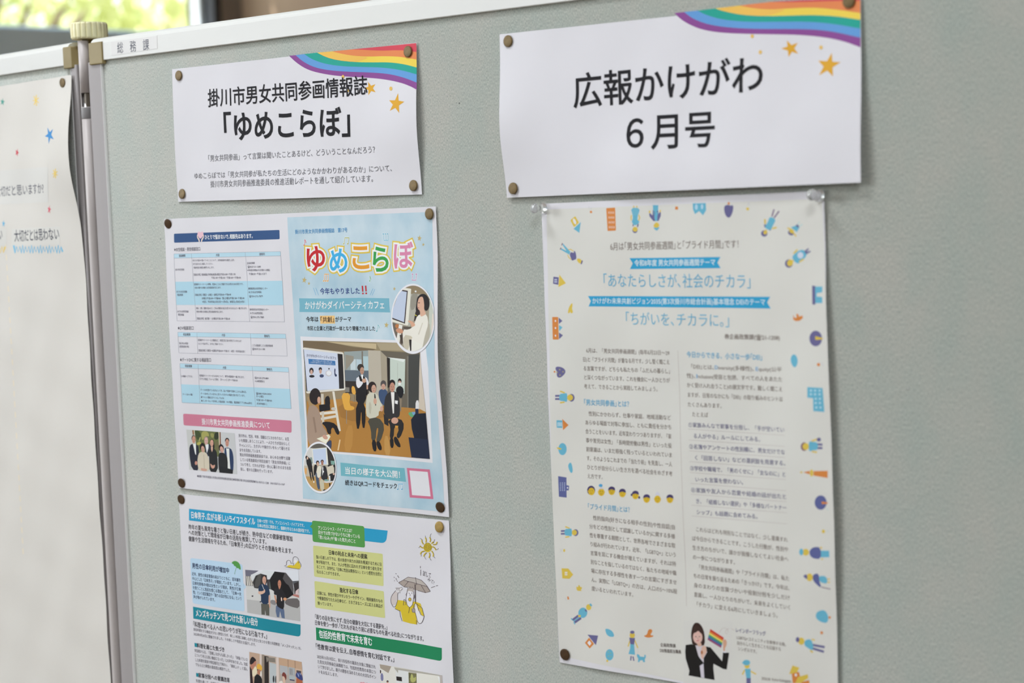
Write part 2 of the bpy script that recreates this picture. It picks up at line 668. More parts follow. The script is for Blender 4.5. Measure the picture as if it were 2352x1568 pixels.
g.nodes.remove(g.nodes['Principled BSDF'])
tr, gl, mxs = g.nodes.new('ShaderNodeBsdfTransparent'), g.nodes.new('ShaderNodeBsdfGlossy'), g.nodes.new('ShaderNodeMixShader')
gl.inputs['Roughness'].default_value = 0.02
mxs.inputs[0].default_value = 0.05
g.links.new(tr.outputs[0], mxs.inputs[1]); g.links.new(gl.outputs[0], mxs.inputs[2])
g.links.new(mxs.outputs[0], g.nodes['Material Output'].inputs['Surface'])

XL, YB, HC, SILL, HEAD = -6.0, 5.15, 4.2, 2.474, 3.9
slab('floor', (XL - 0.3, -6, -0.1), (7, YB + 0.2, 0), FLOOR_M)
slab('ceiling', (XL - 0.3, -6, HC), (7, YB + 0.2, HC + 0.15), CEIL)
slab('wall_back', (XL - 0.3, YB, 0), (7, YB + 0.2, HC), BROWNWALL)
slab('wall_left', (XL - 0.2, -6, 0), (XL, YB, SILL), GREYWALL)
slab('wall_left_head', (XL - 0.2, -6, HEAD), (XL, YB, HC), GREYWALL)
slab('wall_front', (XL - 0.3, -6.2, 0), (7, -6, HC), CEIL)  # unseen; added to keep sky light from entering at the front
slab('wall_right', (7, -6, 0), (7.2, YB, HC), CEIL)  # unseen; added with the front wall to block sky light
slab('trim_1', (XL - 0.2, 4.955, SILL), (XL + 0.012, 5.005, HEAD), DARKPOST)
slab('trim_2', (XL - 0.2, 5.006, SILL), (XL, YB, HEAD), GREYTRIM)
win = bpy.data.objects.new('window_1', None)
COL.objects.link(win)
win.location = (XL - 0.1, 0, SILL)
win['kind'] = 'structure'
slab('window_sill', (XL - 0.2, -6, SILL), (XL - 0.02, 4.955, SILL + 0.012), GREYWALL, None, win)
for y in (-3.0, -0.3, 2.4):
    slab('window_mullion', (XL - 0.13, y - 0.03, SILL + 0.012), (XL - 0.07, y + 0.03, HEAD), FRAME_M, None, win)
slab('window_jamb', (XL - 0.13, 4.925, SILL + 0.012), (XL - 0.07, 4.955, HEAD), FRAME_M, None, win)
slab('window_glass', (XL - 0.102, -6, SILL + 0.012), (XL - 0.098, 4.925, HEAD), GLASS, None, win)
slab('ground', (-40, -30, -0.4), (XL - 0.3, 40, -0.3), noise_mat('lawn', (0.14, 0.18, 0.06), (0.22, 0.25, 0.10), 3, rough=0.9))


def leaf_mat(name, c1, c2):
    m = noise_mat(name, c1, c2, 1.2, rough=0.6, lo=0.3, hi=0.7)
    nt = m.node_tree
    b = nt.nodes['Principled BSDF']
    t = nt.nodes.new('ShaderNodeBsdfTranslucent')
    mx = nt.nodes.new('ShaderNodeMixShader')
    mx.inputs[0].default_value = 0.5
    rp = [n for n in nt.nodes if n.type == 'VALTORGB'][0]
    nt.links.new(rp.outputs['Color'], t.inputs['Color'])
    nt.links.new(b.outputs[0], mx.inputs[1]); nt.links.new(t.outputs[0], mx.inputs[2])
    nt.links.new(mx.outputs[0], nt.nodes['Material Output'].inputs['Surface'])
    return m


BARK = noise_mat('bark', (0.20, 0.15, 0.10), (0.30, 0.24, 0.17), 12, (1, 1, 0.2), rough=0.9)


def tree(loc, height, radius, n, mat, label, seed, leaf=0.15):
    r = np.random.default_rng(seed)
    root = empty('leafy_tree', loc, label, 'tree', None)
    loc = np.array(loc, float)
    prof = [(0.16, 0), (0.12, 0.5), (0.10, height * 0.4), (0.05, height * 0.8)]
    V, Fc = lathe(prof, 10, loc, (0, 0, 1))
    V = list(V)
    ctr = loc + np.array([0, 0, height - radius * 0.9])
    for k in range(9):                                   # limbs
        a = r.uniform(0, 6.28)
        s = loc + np.array([0, 0, r.uniform(0.35, 0.7) * height])
        e = ctr + np.array([math.cos(a) * radius * 0.7, math.sin(a) * radius * 0.7, r.uniform(-0.3, 0.5) * radius])
        v2, f2 = lathe([(0.05, 0), (0.015, np.linalg.norm(e - s))], 7, s, e - s, (0.3, 0.2, 1))
        Fc += [tuple(i + len(V) for i in q) for q in f2]
        V += list(v2)
    mesh_obj('trunk', V, Fc, BARK, parent=root, smooth=True)
    # leaf sprays: clustered blades
    nc = n // 22
    d = r.normal(size=(nc, 3)); d /= np.linalg.norm(d, axis=1)[:, None]
    cc = ctr + d * (radius * r.uniform(0.25, 1, nc) ** (1 / 2.2))[:, None] * np.array([1, 1, 0.8])
    c = np.repeat(cc, 22, 0) + r.normal(size=(nc * 22, 3)) * 0.17
    m = len(c)
    a1 = r.normal(size=(m, 3)); a1 /= np.linalg.norm(a1, axis=1)[:, None]
    a2 = np.cross(a1, r.normal(size=(m, 3))); a2 /= np.linalg.norm(a2, axis=1)[:, None]
    s = (leaf * r.uniform(0.6, 1.25, m))[:, None]
    v = np.stack([c - a1 * s, c - a2 * s * 0.38 + a1 * s * 0.1, c + a1 * s, c + a2 * s * 0.38 + a1 * s * 0.1], 1).reshape(-1, 3)
    mesh_obj('foliage', v, np.arange(m * 4).reshape(-1, 4), mat, parent=root)
    return root


LEAF1 = leaf_mat('leaf_yellow_green', (0.58, 0.64, 0.26), (0.80, 0.81, 0.48))
LEAF2 = leaf_mat('leaf_green', (0.48, 0.55, 0.24), (0.70, 0.74, 0.42))
tree((-10.6, 6.4, -0.3), 5.0, 1.7, 1500, LEAF1, 'yellow green leafy tree outside the high window, behind the cream knob', 3)
tree((-11.9, 10.7, -0.3), 5.2, 1.9, 1500, LEAF2, 'darker green leafy tree outside, showing above the white top rail', 5)
tree((-17.6, 9.9, -0.3), 6.2, 2.4, 1700, LEAF2, 'leafy tree standing farthest from the window, seen through gaps in the others', 9)


# ------------------------------------------------------------------ display boards and their joining post
ZT = 0.1803 + Z0            # lower edge of the top rail
RT = 0.1999 + Z0            # top of the rail's front face
ZB = 0.62                   # board bottom


def extrude(plane, prof, axis, a, b):
    """profile (c, depth) swept along X ('x', c is Z) or along Z ('z', c is X)"""
    n = len(prof)
    v = []
    for t in (a, b):
        for c, d in prof:
            v.append(plane.fr(t, d, c) if axis == 'x' else plane.fr(c, d, t))
    f = [(i, (i + 1) % n, n + (i + 1) % n, n + i) for i in range(n)]
    f += [tuple(range(n))[::-1], tuple(n + i for i in range(n))]
    return v, f


def top_prof(z0, z1):
    return [(z0, -0.0005), (z0, -0.003), (z0 + 0.0006, -0.0036), (z1 - 0.0004, -0.0036), (z1 + 0.0018, -0.0028), (z1 + 0.0038, -0.0014), (z1 + 0.0054, 0.0010), (z1 + 0.0062, 0.0036), (z1 + 0.0066, 0.006), (z1 + 0.0066, 0.019), (z0, 0.019)]


def fix_normals(o):
    import bmesh
    bm = bmesh.new()
    bm.from_mesh(o.data)
    bmesh.ops.recalc_face_normals(bm, faces=bm.faces)
    bm.to_mesh(o.data)
    bm.free()


def board(plane, xa, xb, label, inner_left, inner_right, bracket, side_vis):
    root = empty('display_board', plane.fr((xa + xb) / 2, 0.01, 0.0).tolist(), label, 'notice board')
    v, f = box_geo(plane.fr, (inner_left - 0.003, 0.0, ZB), (inner_right + 0.003, 0.018, ZT + 0.003))
    mesh_obj('fabric_panel', v, f, FABRIC, parent=root)
    v, f = extrude(plane, top_prof(ZT, RT), 'x', xa + (0.0090 if side_vis == 'l' else 0.0006), xb - (0.0006 if side_vis == 'l' else 0.016))
    o = mesh_obj('top_rail', v, f, WHITE_RAIL, parent=root); fix_normals(o)
    o['label'] = 'white top rail with a bright sloped edge'
    v, f = extrude(plane, [(ZB, 0), (ZB, -0.003), (ZB - 0.022, -0.003), (ZB - 0.022, 0.019), (ZB, 0.019)], 'x', xa + 0.0006, xb - 0.0006)
    o = mesh_obj('bottom_rail', v, f, WHITE_RAIL, parent=root); fix_normals(o)
    for (a, b, vis) in ((xa, inner_left, 'l'), (inner_right, xb, 'r')):
        lip = b if vis == 'l' else a
        sg = 1 if vis == 'l' else -1
        out = a if vis == 'l' else b
        pr = [(out, 0.019), (out, -0.0015), (out + sg * 0.001, -0.0025), (lip - sg * 0.0018, -0.0025), (lip - sg * 0.0014, 0.019)]
        v, f = extrude(plane, pr, 'z', ZB, ZT - 0.0006)
        o = mesh_obj('side_rail', v, f, GREY_RAIL, parent=root); fix_normals(o)
        pr = [(lip - sg * 0.0014, 0.004), (lip - sg * 0.0014, -0.0026), (lip - sg * 0.0008, -0.0034), (lip - sg * 0.0002, -0.003), (lip, -0.001), (lip, 0.004)]
        v, f = extrude(plane, pr, 'z', ZB, ZT - 0.0006)
        o = mesh_obj('rail_lip', v, f, LIP, parent=root); fix_normals(o)
    v, f = extrude(plane, bracket, 'z', ZT - 0.0040, RT + 0.0012)
    o = mesh_obj('corner_bracket', v, f, TAN, parent=root); fix_normals(o)
    add_bevel(o, 0.0012, 2)
    # feet far below the picture
    for x in (xa + 0.25, xb - 0.25):
        v, f = box_geo(plane.fr, (x - 0.015, 0.0, 0.05), (x + 0.015, 0.018, ZB - 0.022))
        mesh_obj('leg', v, f, GREY_RAIL, parent=root)
        v, f = box_geo(plane.fr, (x - 0.02, -0.25, 0.0), (x + 0.02, 0.27, 0.05))
        o = mesh_obj('foot', v, f, GREY_RAIL, parent=root)
        add_bevel(o, 0.006, 2)
    return root


main_board = board(MAIN, -0.1215, 1.72, 'grey-green felt notice board with white top rail carrying the rainbow signs, newsletters and poster', -0.0957, 1.70, [(-0.1150, 0.021), (-0.1150, -0.0052), (-0.0895, -0.0052), (-0.0895, 0.021)], 'l')
side_board = board(SIDE, -1.86, -0.0205, 'neighbouring notice board left of the metal post, behind the big sheet with coloured stars', -1.84, -0.0346, [(-0.0460, 0.021), (-0.0460, -0.0052), (-0.0272, -0.0052), (-0.0205, 0.003), (-0.0205, 0.021)], 'r')

# old pin holes left in the felt
for hx, hy, hr in ((369, 549, 0.0007), (402, 470, 0.0005), (1055, 237, 0.0009), (355, 1065, 0.0006), (1049, 236, 0.0005), (1936, 205, 0.0006), (2086, 893, 0.0011)):
    q = MAIN.hit((hx, hy))[0]
    v, f = lathe([(hr, 0.0), (hr * 0.7, 0.0003), (hr * 0.1, 0.0004)], 12, MAIN.world(q[0], q[1], -0.0001).reshape(3), MAIN.n, (0, 0, 1))
    mesh_obj('pin_hole', v, f, principled('pin_hole_fibre', (0.16, 0.17, 0.165) if hr < 0.001 else (0.42, 0.43, 0.41), 0.9), parent=main_board, smooth=True)

# name label stuck on the top rail
lab_px = [(255, 96), (360.5, 82.5), (361.5, 111.5), (256, 128)]
lab = Sheet('name_label', None, None, MAIN, lab_px, lift=0.0038, wave=0.0, mat=LABEL)
lab.build(step=0.01, thick=0.00008)
for k in ('label', 'category'):
    if k in lab.root: del lab.root[k]
w_ = Vector(lab.root.location)
lab.root.parent = main_board
lab.root.location = w_ - world_loc(main_board)
lab.root['label'] = 'small white label with black characters on the rail'

# joining post: hollow pole with a slot, band, inner rod, knob
PX, PY, PR = -0.1312, 0.0, 0.0062
post = empty('joining_post', (PX, PY, 0), 'slim metal post between the two notice boards, with a cream fluted knob on top', 'post')
seg = 40
zs = [0.0, 0.05, 1.7300, 1.7392, 1.7400, 1.7460, 1.7480, 1.7490, 1.7960, 1.8060]
vs, fs = [], []
for z in zs:
    for k in range(seg):
        t = 2 * math.pi * k / seg
        vs.append((PX + PR * math.cos(t), PY + PR * math.sin(t), z))
view_t = math.atan2(CAM[1] - PY, CAM[0] - PX)


def in_slot(k):
    t = (2 * math.pi * (k + 0.5) / seg - view_t + math.pi) % (2 * math.pi) - math.pi
    return abs(t) < 1.25


ZS0, ZS1 = 1.7303, 1.7462
zs = [0.0, 0.6, 1.2, 1.6, ZS0, (ZS0 + ZS1) / 2, ZS1, 1.8050]
vs, fs = [], []
for z in zs:
    for k in range(seg):
        t = 2 * math.pi * k / seg
        vs.append((PX + PR * math.cos(t), PY + PR * math.sin(t), z))
for i in range(len(zs) - 1):
    for k in range(seg):
        if i in (4, 5) and in_slot(k): continue
        k2 = (k + 1) % seg
        fs.append((i * seg + k, i * seg + k2, (i + 1) * seg + k2, (i + 1) * seg + k))
o = mesh_obj('pole', vs, fs, POLE, parent=post, smooth=True)
so = o.modifiers.new('wall', 'SOLIDIFY'); so.thickness = 0.0011; so.offset = -1
v, f = lathe([(0.0042, 1.70), (0.0042, 1.7345)], 20, (PX, PY, 0))
o = mesh_obj('inner_rod', v, f, STEEL, parent=post, smooth=True)
v, f = box_geo(lambda x, y, z: np.array([x, y, z]), (PX + 0.0005, PY - 0.0032, 1.7290), (PX + 0.0042, PY + 0.0015, 1.7480))
mesh_obj('latch', v, f, principled('latch_plastic', (0.22, 0.19, 0.15), 0.5), parent=post)
v, f = lathe([(0.0018, 1.735), (0.0018, 1.765)], 12, (PX + 0.001, PY + 0.001, 0))
o = mesh_obj('spring_pin', v, f, DARK, parent=post, smooth=True)
v, f = lathe([(0.0064, 1.7170), (0.00655, 1.7174), (0.00655, 1.7293), (0.0064, 1.7297)], seg, (PX, PY, 0))
mesh_obj('band', v, f, BAND, parent=post, smooth=True)
KX, KY, KZ = -0.1335, 0.0105, 1.8068
prof = []
nk = 120
kv, kf = [], []
ring = [(0.0150, 0.0000, 0), (0.0196, 0.0006, 0.3), (0.0208, 0.0022, 1), (0.0211, 0.0100, 1), (0.0208, 0.0172, 1), (0.0196, 0.0188, 0.5), (0.0170, 0.0192, 0), (0.0002, 0.0192, 0)]
for r_, h_, fl in ring:
    for k in range(nk):
        t = 2 * math.pi * k / nk
        u = (t * 20 / (2 * math.pi)) % 1.0
        groove = 0.0013 * math.exp(-((u - 0.5) / 0.13) ** 2) * fl
        rr = r_ - groove
        kv.append((KX + rr * math.cos(t), KY + rr * math.sin(t), KZ + h_))
for i in range(len(ring) - 1):
    for k in range(nk):
        k2 = (k + 1) % nk
        kf.append((i * nk + k, i * nk + k2, (i + 1) * nk + k2, (i + 1) * nk + k))
kf.append(tuple(range(nk))[::-1])
mesh_obj('knob', kv, kf, KNOB, parent=post, smooth=False)
v, f = lathe([(0.0085, 1.7965), (0.0085, 1.8068)], 24, (KX, KY, 0))
mesh_obj('knob_collar', v, f, TAN, parent=post, smooth=True)
v, f = lathe([(0.02, 0.0), (0.02, 0.02), (0.008, 0.03)], 24, (PX, PY, 0))
mesh_obj('foot', v, f, DARK, parent=post)

# ------------------------------------------------------------------ the sheets
sign_small = Sheet('rainbow_sign', 'smaller white sign with rainbow corner and five lines of black and grey writing', 'sign', MAIN,
                   [(395.5, 159), (957, 98), (969.5, 446.5), (409, 463.5)], lift=0.0014, group='printed signs with rainbow corners',
                   bumps=[(1.0, 0.52, 0.22, 0.30, 0.0042), (0.45, 1.0, 0.3, 0.22, 0.0022), (0.0, 0.5, 0.2, 0.3, 0.0012)])
sign_large = Sheet('rainbow_sign', 'larger white sign with rainbow corner and two big black lines, above the cream poster', 'sign', MAIN,
                   [(1147, 79), (1977, -8), (1977, 419), (1167, 454)], lift=0.0016, group='printed signs with rainbow corners',
                   bumps=[(0.0, 0.55, 0.16, 0.30, 0.0062), (1.0, 1.0, 0.55, 0.6, 0.0055), (0.5, 1.0, 0.4, 0.3, 0.003)],
                   loclift=[0.0016, 0.0016, 0.0075, 0.0016])
news = Sheet('newsletter_sheet', 'wide newsletter sheet with tables beside a pale blue cover', 'newsletter', MAIN,
             [(376, 503), (1001, 474), (1033.3, 1187), (411.7, 1120)], lift=0.0014, group='newsletter sheets',
             bumps=[(1.0, 0.52, 0.18, 0.28, 0.0060), (0.5, 1.0, 0.32, 0.12, 0.0030), (0.0, 0.5, 0.15, 0.3, 0.0012)])
news2 = Sheet('newsletter_sheet', 'lower newsletter sheet with blue and green headings and a drawn man under an umbrella', 'newsletter', MAIN,
              [(410, 1133.5), (1030.7, 1195.4), None, None], lift=0.0014, size=0.297, group='newsletter sheets',
              bumps=[(1.0, 0.52, 0.16, 0.30, 0.0050), (0.0, 0.6, 0.15, 0.4, 0.001)])
poster = Sheet('poster', 'cream poster bordered with tiny drawn people and houses, held by two clear push pins', 'poster', MAIN,
               [(1243.5, 468), (1892.5, 438), None, (1285, 1521)], lift=0.0016,
               bumps=[(1.0, 0.55, 0.2, 0.35, 0.0035), (0.0, 0.35, 0.14, 0.25, 0.0010)])
_tr, _tl = SIDE.hit((166.5, 172), 0.0038)[0], SIDE.hit((0, 198), 0.0038)[0]
_br = SIDE.hit((255.5, 1568), 0.0038)[0]
dn = (_br - _tr) / np.linalg.norm(_br - _tr)
lf = (_tl - _tr) / np.linalg.norm(_tl - _tr)
mount = Sheet('survey_sheet', 'big off-white sheet with hand-drawn coloured stars and pasted strips, on the left board', 'paper sheet', SIDE,
              [(0, 198), (166.5, 172), (255.5, 1568), (0, 1568)], lift=0.0038, mat=KRAFT, wave=0.0007)
mount.c = np.array([_tr + lf * 0.55, _tr, _tr + dn * 0.788, _tr + lf * 0.55 + dn * 0.788])
mount.bumps = [(1.0, 0.115, 0.14, 0.080, 0.0118), (0.72, 0.30, 0.10, 0.16, 0.004), (0.80, 0.5, 0.12, 0.3, 0.003), (0.9, 0.8, 0.1, 0.3, 0.002), (0.86, 0.22, 0.05, 0.07, 0.0025)]
SHEETS = [sign_small, sign_large, news, news2, poster, mount]
for s_ in SHEETS: s_.build()

INKBLACK, INKGREY = (28, 26, 31), (112, 110, 116)
RB = [(140, 74, 148), (98, 154, 216), (38, 162, 146), (238, 205, 78), (228, 132, 80), (213, 72, 88)]


def rainbow(sh, C, bounds, top):
    """bounds: lower edge of each band from the purple one up; the last band closes on the sheet's top edge"""
    def sm(p):
        p = np.asarray(p, float)
        for _ in range(2):
            q = [p[0]]
            for a, b in zip(p[:-1], p[1:]): q += [0.75 * a + 0.25 * b, 0.25 * a + 0.75 * b]
            q.append(p[-1]); p = np.array(q)
        return p
    bs = [sm(b) for b in bounds]
    for i in range(6):
        nxt = bs[i + 1] if i < 5 else np.asarray(top, float)
        poly(sh, 'rainbow_band', C, np.vstack([bs[i], nxt[::-1]]), RB[i], 1 + i)


# ---------- smaller rainbow sign
S1 = (380, 80, 3.7935)
rainbow(sign_small, S1, [
    [(1078, 183), (1150, 250), (1250, 310), (1400, 345), (1550, 362), (1750, 372), (1900, 385), (2050, 415), (2140, 450), (2190, 478)],
    [(1135, 177), (1200, 235), (1300, 285), (1430, 310), (1600, 322), (1800, 328), (1950, 340), (2080, 372), (2190, 416)],
    [(1210, 167), (1280, 215), (1400, 255), (1550, 275), (1750, 280), (1900, 285), (2050, 305), (2190, 344)],
    [(1322, 155), (1400, 195), (1500, 222), (1650, 238), (1800, 240), (1950, 238), (2080, 255), (2190, 284)],
    [(1452, 144), (1530, 165), (1650, 185), (1780, 190), (1900, 185), (2050, 190), (2189, 215)],
    [(1600, 129), (1700, 128), (1800, 135), (1900, 138), (2000, 134), (2110, 136), (2189, 150)]],
    [(1604, 128.5), (2185, 72), (2189, 110)])
poly(sign_small, 'rainbow_band', S1, [(1322, 155), (1400, 195), (1500, 222), (1650, 238), (1700, 225), (1780, 195), (1650, 186), (1530, 167), (1452, 144)], (236, 186, 84), 8, 1)
poly(sign_small, ('star', 1), S1, star5([(1765, 408), (1830, 430), (1832, 500), (1768, 528), (1735, 465)]), (222, 163, 48), 1)
poly(sign_small, ('star', 2), S1, star5([(2028, 508), (2082, 582), (2037, 680), (1955, 662), (1950, 570)]), (222, 163, 48), 1)
for (x, y, r) in ((1548, 365, 12), (1965, 468, 13), (1592, 487, 8)):
    poly(sign_small, ('star', x), S1, ell(x, y, r, r * 1.35), (228, 185, 92), 9)
T(sign_small, 'title_lettering', S1, 372, 630, 1762, 521, 158, '掛川市男女共同参画情報誌', INKBLACK, 0.012, 12)
T(sign_small, 'title_lettering', S1, 516, 922, 1612, 880, 246, '「ゆめこらぼ」', INKBLACK, 0.02, 12)
T(sign_small, 'body_text', S1, 376, 1104, 1828, 1029, 58, '「男女共同参画」って言葉は聞いたことあるけど、どういうことなんだろう？', INKGREY)
T(sign_small, 'body_text', S1, 255, 1256, 1975, 1190, 56, 'ゆめこらぼでは「男女共同参が私たちの生活にどのようなかかわりがあるのか」について、', INKGREY)
T(sign_small, 'body_text', S1, 394, 1330, 1810, 1281, 60, '掛川市男女共同参画推進委員の推進活動レポートを通して紹介しています。', INKGREY)

# ---------- larger rainbow sign
S2 = (1120, 0, 2.6727)
rainbow(sign_large, S2, [
    [(1146, 80), (1200, 130), (1290, 175), (1400, 198), (1550, 207), (1750, 210), (1900, 213), (2050, 225), (2180, 250), (2289, 290)],
    [(1206, 74), (1260, 115), (1350, 150), (1480, 170), (1650, 178), (1850, 178), (2000, 180), (2130, 195), (2289, 232)],
    [(1288, 65), (1350, 95), (1450, 122), (1600, 135), (1800, 133), (1950, 132), (2100, 142), (2289, 175)],
    [(1397, 52), (1460, 72), (1560, 92), (1700, 100), (1850, 96), (2000, 92), (2150, 100), (2289, 122)],
    [(1545, 34), (1620, 50), (1720, 60), (1850, 52), (1980, 45), (2120, 55), (2289, 80)],
    [(1735, 12), (1850, 14), (2000, 10), (2180, 4), (2289, 4)]],
    [(1738, 11.5), (2285, -18), (2289, -8)])
poly(sign_large, 'rainbow_band', S2, [(1397, 52), (1460, 72), (1560, 92), (1700, 100), (1780, 80), (1840, 55), (1720, 61), (1620, 52), (1545, 34)], (236, 186, 84), 8, 1)
poly(sign_large, ('star', 3), S2, star5([(2113, 325), (2167, 382), (2120, 468), (2035, 462), (2030, 372)]), (222, 163, 48), 1)
poly(sign_large, ('star', 4), S2, star5([(1838, 248), (1905, 262), (1907, 330), (1848, 350), (1803, 298)]), (222, 163, 48), 1)
for (x, y) in ((1625, 222), (1675, 320), (2047, 291)):
    poly(sign_large, ('star', x), S2, ell(x, y, 10, 12), (228, 185, 92), 9)
T(sign_large, 'title_lettering', S2, 528, 664, 1690, 563, 214, '広報かけがわ', INKBLACK, 0.012, 12)
T(sign_large, 'title_lettering', S2, 850, 922, 1392, 898, 212, '６月号', INKBLACK, 0.012, 12)

# ---------- newsletter sheet, left page
NT, NB = (360, 470, 4.239), (380, 800, 4.3559)
NAVY, SKY, SKY2, TXT = (52, 84, 134), (180, 212, 228), (172, 209, 227), (74, 70, 84)
poly(news, 'heading_bar', NT, rounded([(168, 282), (1195, 245), (1197, 335), (170, 370)], 0.12), NAVY, 1)
poly(news, 'heading_bar', NT, [(425, 340), (398, 300), (398, 270), (412, 258), (426, 272), (440, 258), (455, 268), (455, 298)], (232, 190, 203), 2, 2)
for sg in (1, -1):
    poly(news, 'heading_bar', NT, [(426 + sg * 6, 362), (426 + sg * 8, 338), (426 + sg * 24, 318), (426 + sg * 26, 292), (426 + sg * 33, 290), (426 + sg * 33, 322), (426 + sg * 18, 345), (426 + sg * 16, 362)], (236, 216, 200), 3, 1)
T(news, 'heading_text', NT, 470, 338, 936, 326, 44, 'ひとりで悩まないで､相談先はあります｡', (228, 230, 236), 0.025)
T(news, 'heading_text', NT, 170, 455, 425, 447, 36, '★女性相談・男性相談窓口', TXT)


def table(C, tl, tr_, br, bl, head, cols, rules=(), bands=()):
    lineC = (150, 152, 166)
    poly(news, 'table_band', C, head, SKY, 1)
    for b in bands: poly(news, 'table_band', C, b, SKY2, 1)
    for a, b in ((tl, tr_), (tr_, br), (br, bl), (bl, tl)) + tuple(cols) + tuple(rules):
        stroke(news, 'table_rule', C, [a, b], 2.2, lineC, 3)


table(NT, (168, 478), (1205, 455), (1245, 1140), (198, 1130), [(168, 478), (1205, 455), (1208, 497), (170, 520)],
      [((338, 474), (384, 1132)), ((862, 463), (905, 1136))], [((170, 520), (1208, 497))], [[(182, 750), (1222, 740), (1236, 977), (192, 975)]])
table(NT, (205, 1240), (1255, 1258), (1272, 1473), (217, 1442), [(205, 1240), (1255, 1258), (1258, 1302), (207, 1283)],
      [((392, 1243), (400, 1447)), ((913, 1252), (921, 1463))], [((207, 1283), (1258, 1302))])
table(NB, (145, 150), (1232, 190), (1260, 603), (166, 541), [(145, 150), (1232, 190), (1235, 237), (147, 195)],
      [((327, 157), (346, 551)), ((868, 177), (902, 583))], [((147, 195), (1235, 237))], [[(155, 358), (1248, 405), (1260, 603), (166, 541)]])
for C, rows in ((NT, [
    (217, 510, 280, 508, 26, '相談機関'), (580, 503, 613, 502, 26, '内容'), (1000, 494, 1055, 492, 26, '連絡先'),
    (352, 552, 760, 548, 20, 'あなたの悩みや困っていることについて、女性相談員がお聴きします。'), (355, 587, 550, 584, 20, 'まずは私たちに相談してください。'),
    (360, 622, 560, 620, 20, '相談内容の秘密は厳守いたします。'), (362, 692, 768, 686, 22, '【相談日時】面接相談(予約制)毎週火曜日/午前10:00～午前11:00'),
    (535, 722, 820, 720, 22, '午後1:00～午後2:00・午後3:00～午後4:00'), (183, 642, 270, 640, 20, '掛川市女性相談'),
    (880, 578, 955, 577, 20, '企画政策課'), (885, 615, 1012, 613, 22, '☎0537-21-1208'), (885, 648, 1103, 645, 20, '※予約受付時間は平日月曜から金曜日'), (900, 685, 1072, 682, 22, '午前8:30～午後5:15まで'),
    (366, 785, 843, 782, 21, '配偶者やパートナーとの関係、家族のことなど相談できる女性のための窓口です。'), (370, 818, 628, 816, 20, '女性の様々な相談に女性相談員が応じます。'),
    (375, 888, 725, 885, 22, '【相談日時】月曜日・火曜日・金曜日/午前9:00～午後4:00'), (440, 922, 855, 920, 22, '水曜日/午後3:00～午後8:00・第2土曜日/午後1:00～午後5:00'),
    (445, 955, 862, 955, 22, '※祝日、年末年始(12月27日～1月6日)、休館日(1月8日)を除く'), (195, 857, 298, 856, 21, 'あざれあ女性相談'), (202, 888, 258, 887, 21, '電話相談'),
    (893, 827, 1082, 825, 21, '静岡県男女共同参画センター'), (897, 862, 1022, 860, 21, 'あざれあ(女性相談)'), (900, 902, 1034, 900, 22, '☎054-272-7879'),
    (385, 1017, 880, 1018, 21, '家庭、仕事、健康の悩みなど、ご本人が解決の糸口を見つけられるよう一緒に考えます。'), (388, 1050, 648, 1052, 20, '男性の様々な相談に男性相談員が応じます。'),
    (393, 1118, 715, 1120, 22, '【相談日時】毎月第1・3土曜日/午後1:00～午後5:00'), (203, 1049, 312, 1050, 21, 'あざれあ男性相談'), (210, 1080, 268, 1081, 21, '電話相談'),
    (907, 1030, 1093, 1030, 21, '静岡県男女共同参画センター'), (911, 1065, 1034, 1066, 21, 'あざれあ(男性相談)'), (914, 1103, 1046, 1105, 22, '☎054-272-7880'),
    (205, 1218, 360, 1218, 36, '★DV相談窓口'), (258, 1275, 328, 1276, 26, '相談機関'), (636, 1282, 668, 1283, 26, '内容'), (1047, 1290, 1103, 1291, 26, '連絡先'),
    (403, 1327, 827, 1336, 21, '配偶者やパートナーとの関係など、家庭生活に悩みを抱えていませんか？'), (407, 1362, 650, 1367, 20, 'ひとりで悩まずに、まずはご相談ください。'),
    (410, 1428, 862, 1440, 22, '【相談日時】月曜日～金曜日/午前8:30～午後5:15　※祝日・年末年始を除く'), (220, 1358, 308, 1360, 21, '掛川市DV相談'), (223, 1390, 315, 1392, 21, '(配偶者暴力等)'),
    (930, 1378, 1133, 1383, 21, 'こども相談課 こども家庭相談係'), (930, 1413, 1056, 1416, 22, '☎0537-21-1180'), (228, 1527, 530, 1530, 38, '★デートDVに関する相談窓口')]),
    (NB, [(197, 187, 267, 190, 26, '相談機関'), (578, 204, 610, 205, 26, '内容'), (1013, 220, 1070, 222, 26, '連絡先'),
    (343, 281, 790, 298, 22, '配偶者やパートナーからのDVについて、専門の相談員が一緒に考えます。'), (347, 315, 722, 330, 22, '【プラス相談】フォームで受付　【チャット】正午～午後10:00'),
    (160, 286, 270, 290, 21, 'DV相談＋(プラス)'), (893, 303, 1033, 310, 22, '☎0120-279-889'), (897, 336, 993, 341, 21, '※24時間受付'),
    (353, 424, 812, 446, 22, 'デートDVを受けているかもという方、友人や家族や生徒のことから心配な方、'), (355, 462, 798, 483, 22, 'デートDVをしているかもと気づいた方からの相談を受け付けています。'),
    (357, 497, 588, 508, 22, '●チャット相談(ログインなしでもOK)'), (360, 533, 868, 558, 22, '●インターネットを利用した電話相談　Wi-Fi電話、電話相談アプリ(iPhone向け)'),
    (173, 468, 272, 472, 21, 'デートDV110番'), (907, 460, 1062, 467, 22, '☎080-9204-0404'), (910, 488, 982, 493, 22, '月～土曜日'), (913, 526, 1067, 533, 22, '午後7:00～午後9:00'), (915, 561, 1017, 567, 21, '(年末年始除く)'),
    (318, 1287, 1195, 1372, 25, '●編集 令和7年度掛川市男女共同参画推進委員会●事務局 掛川市企画政策課●TEL 0537-21-1208　FAX 0537-21-1167')])):
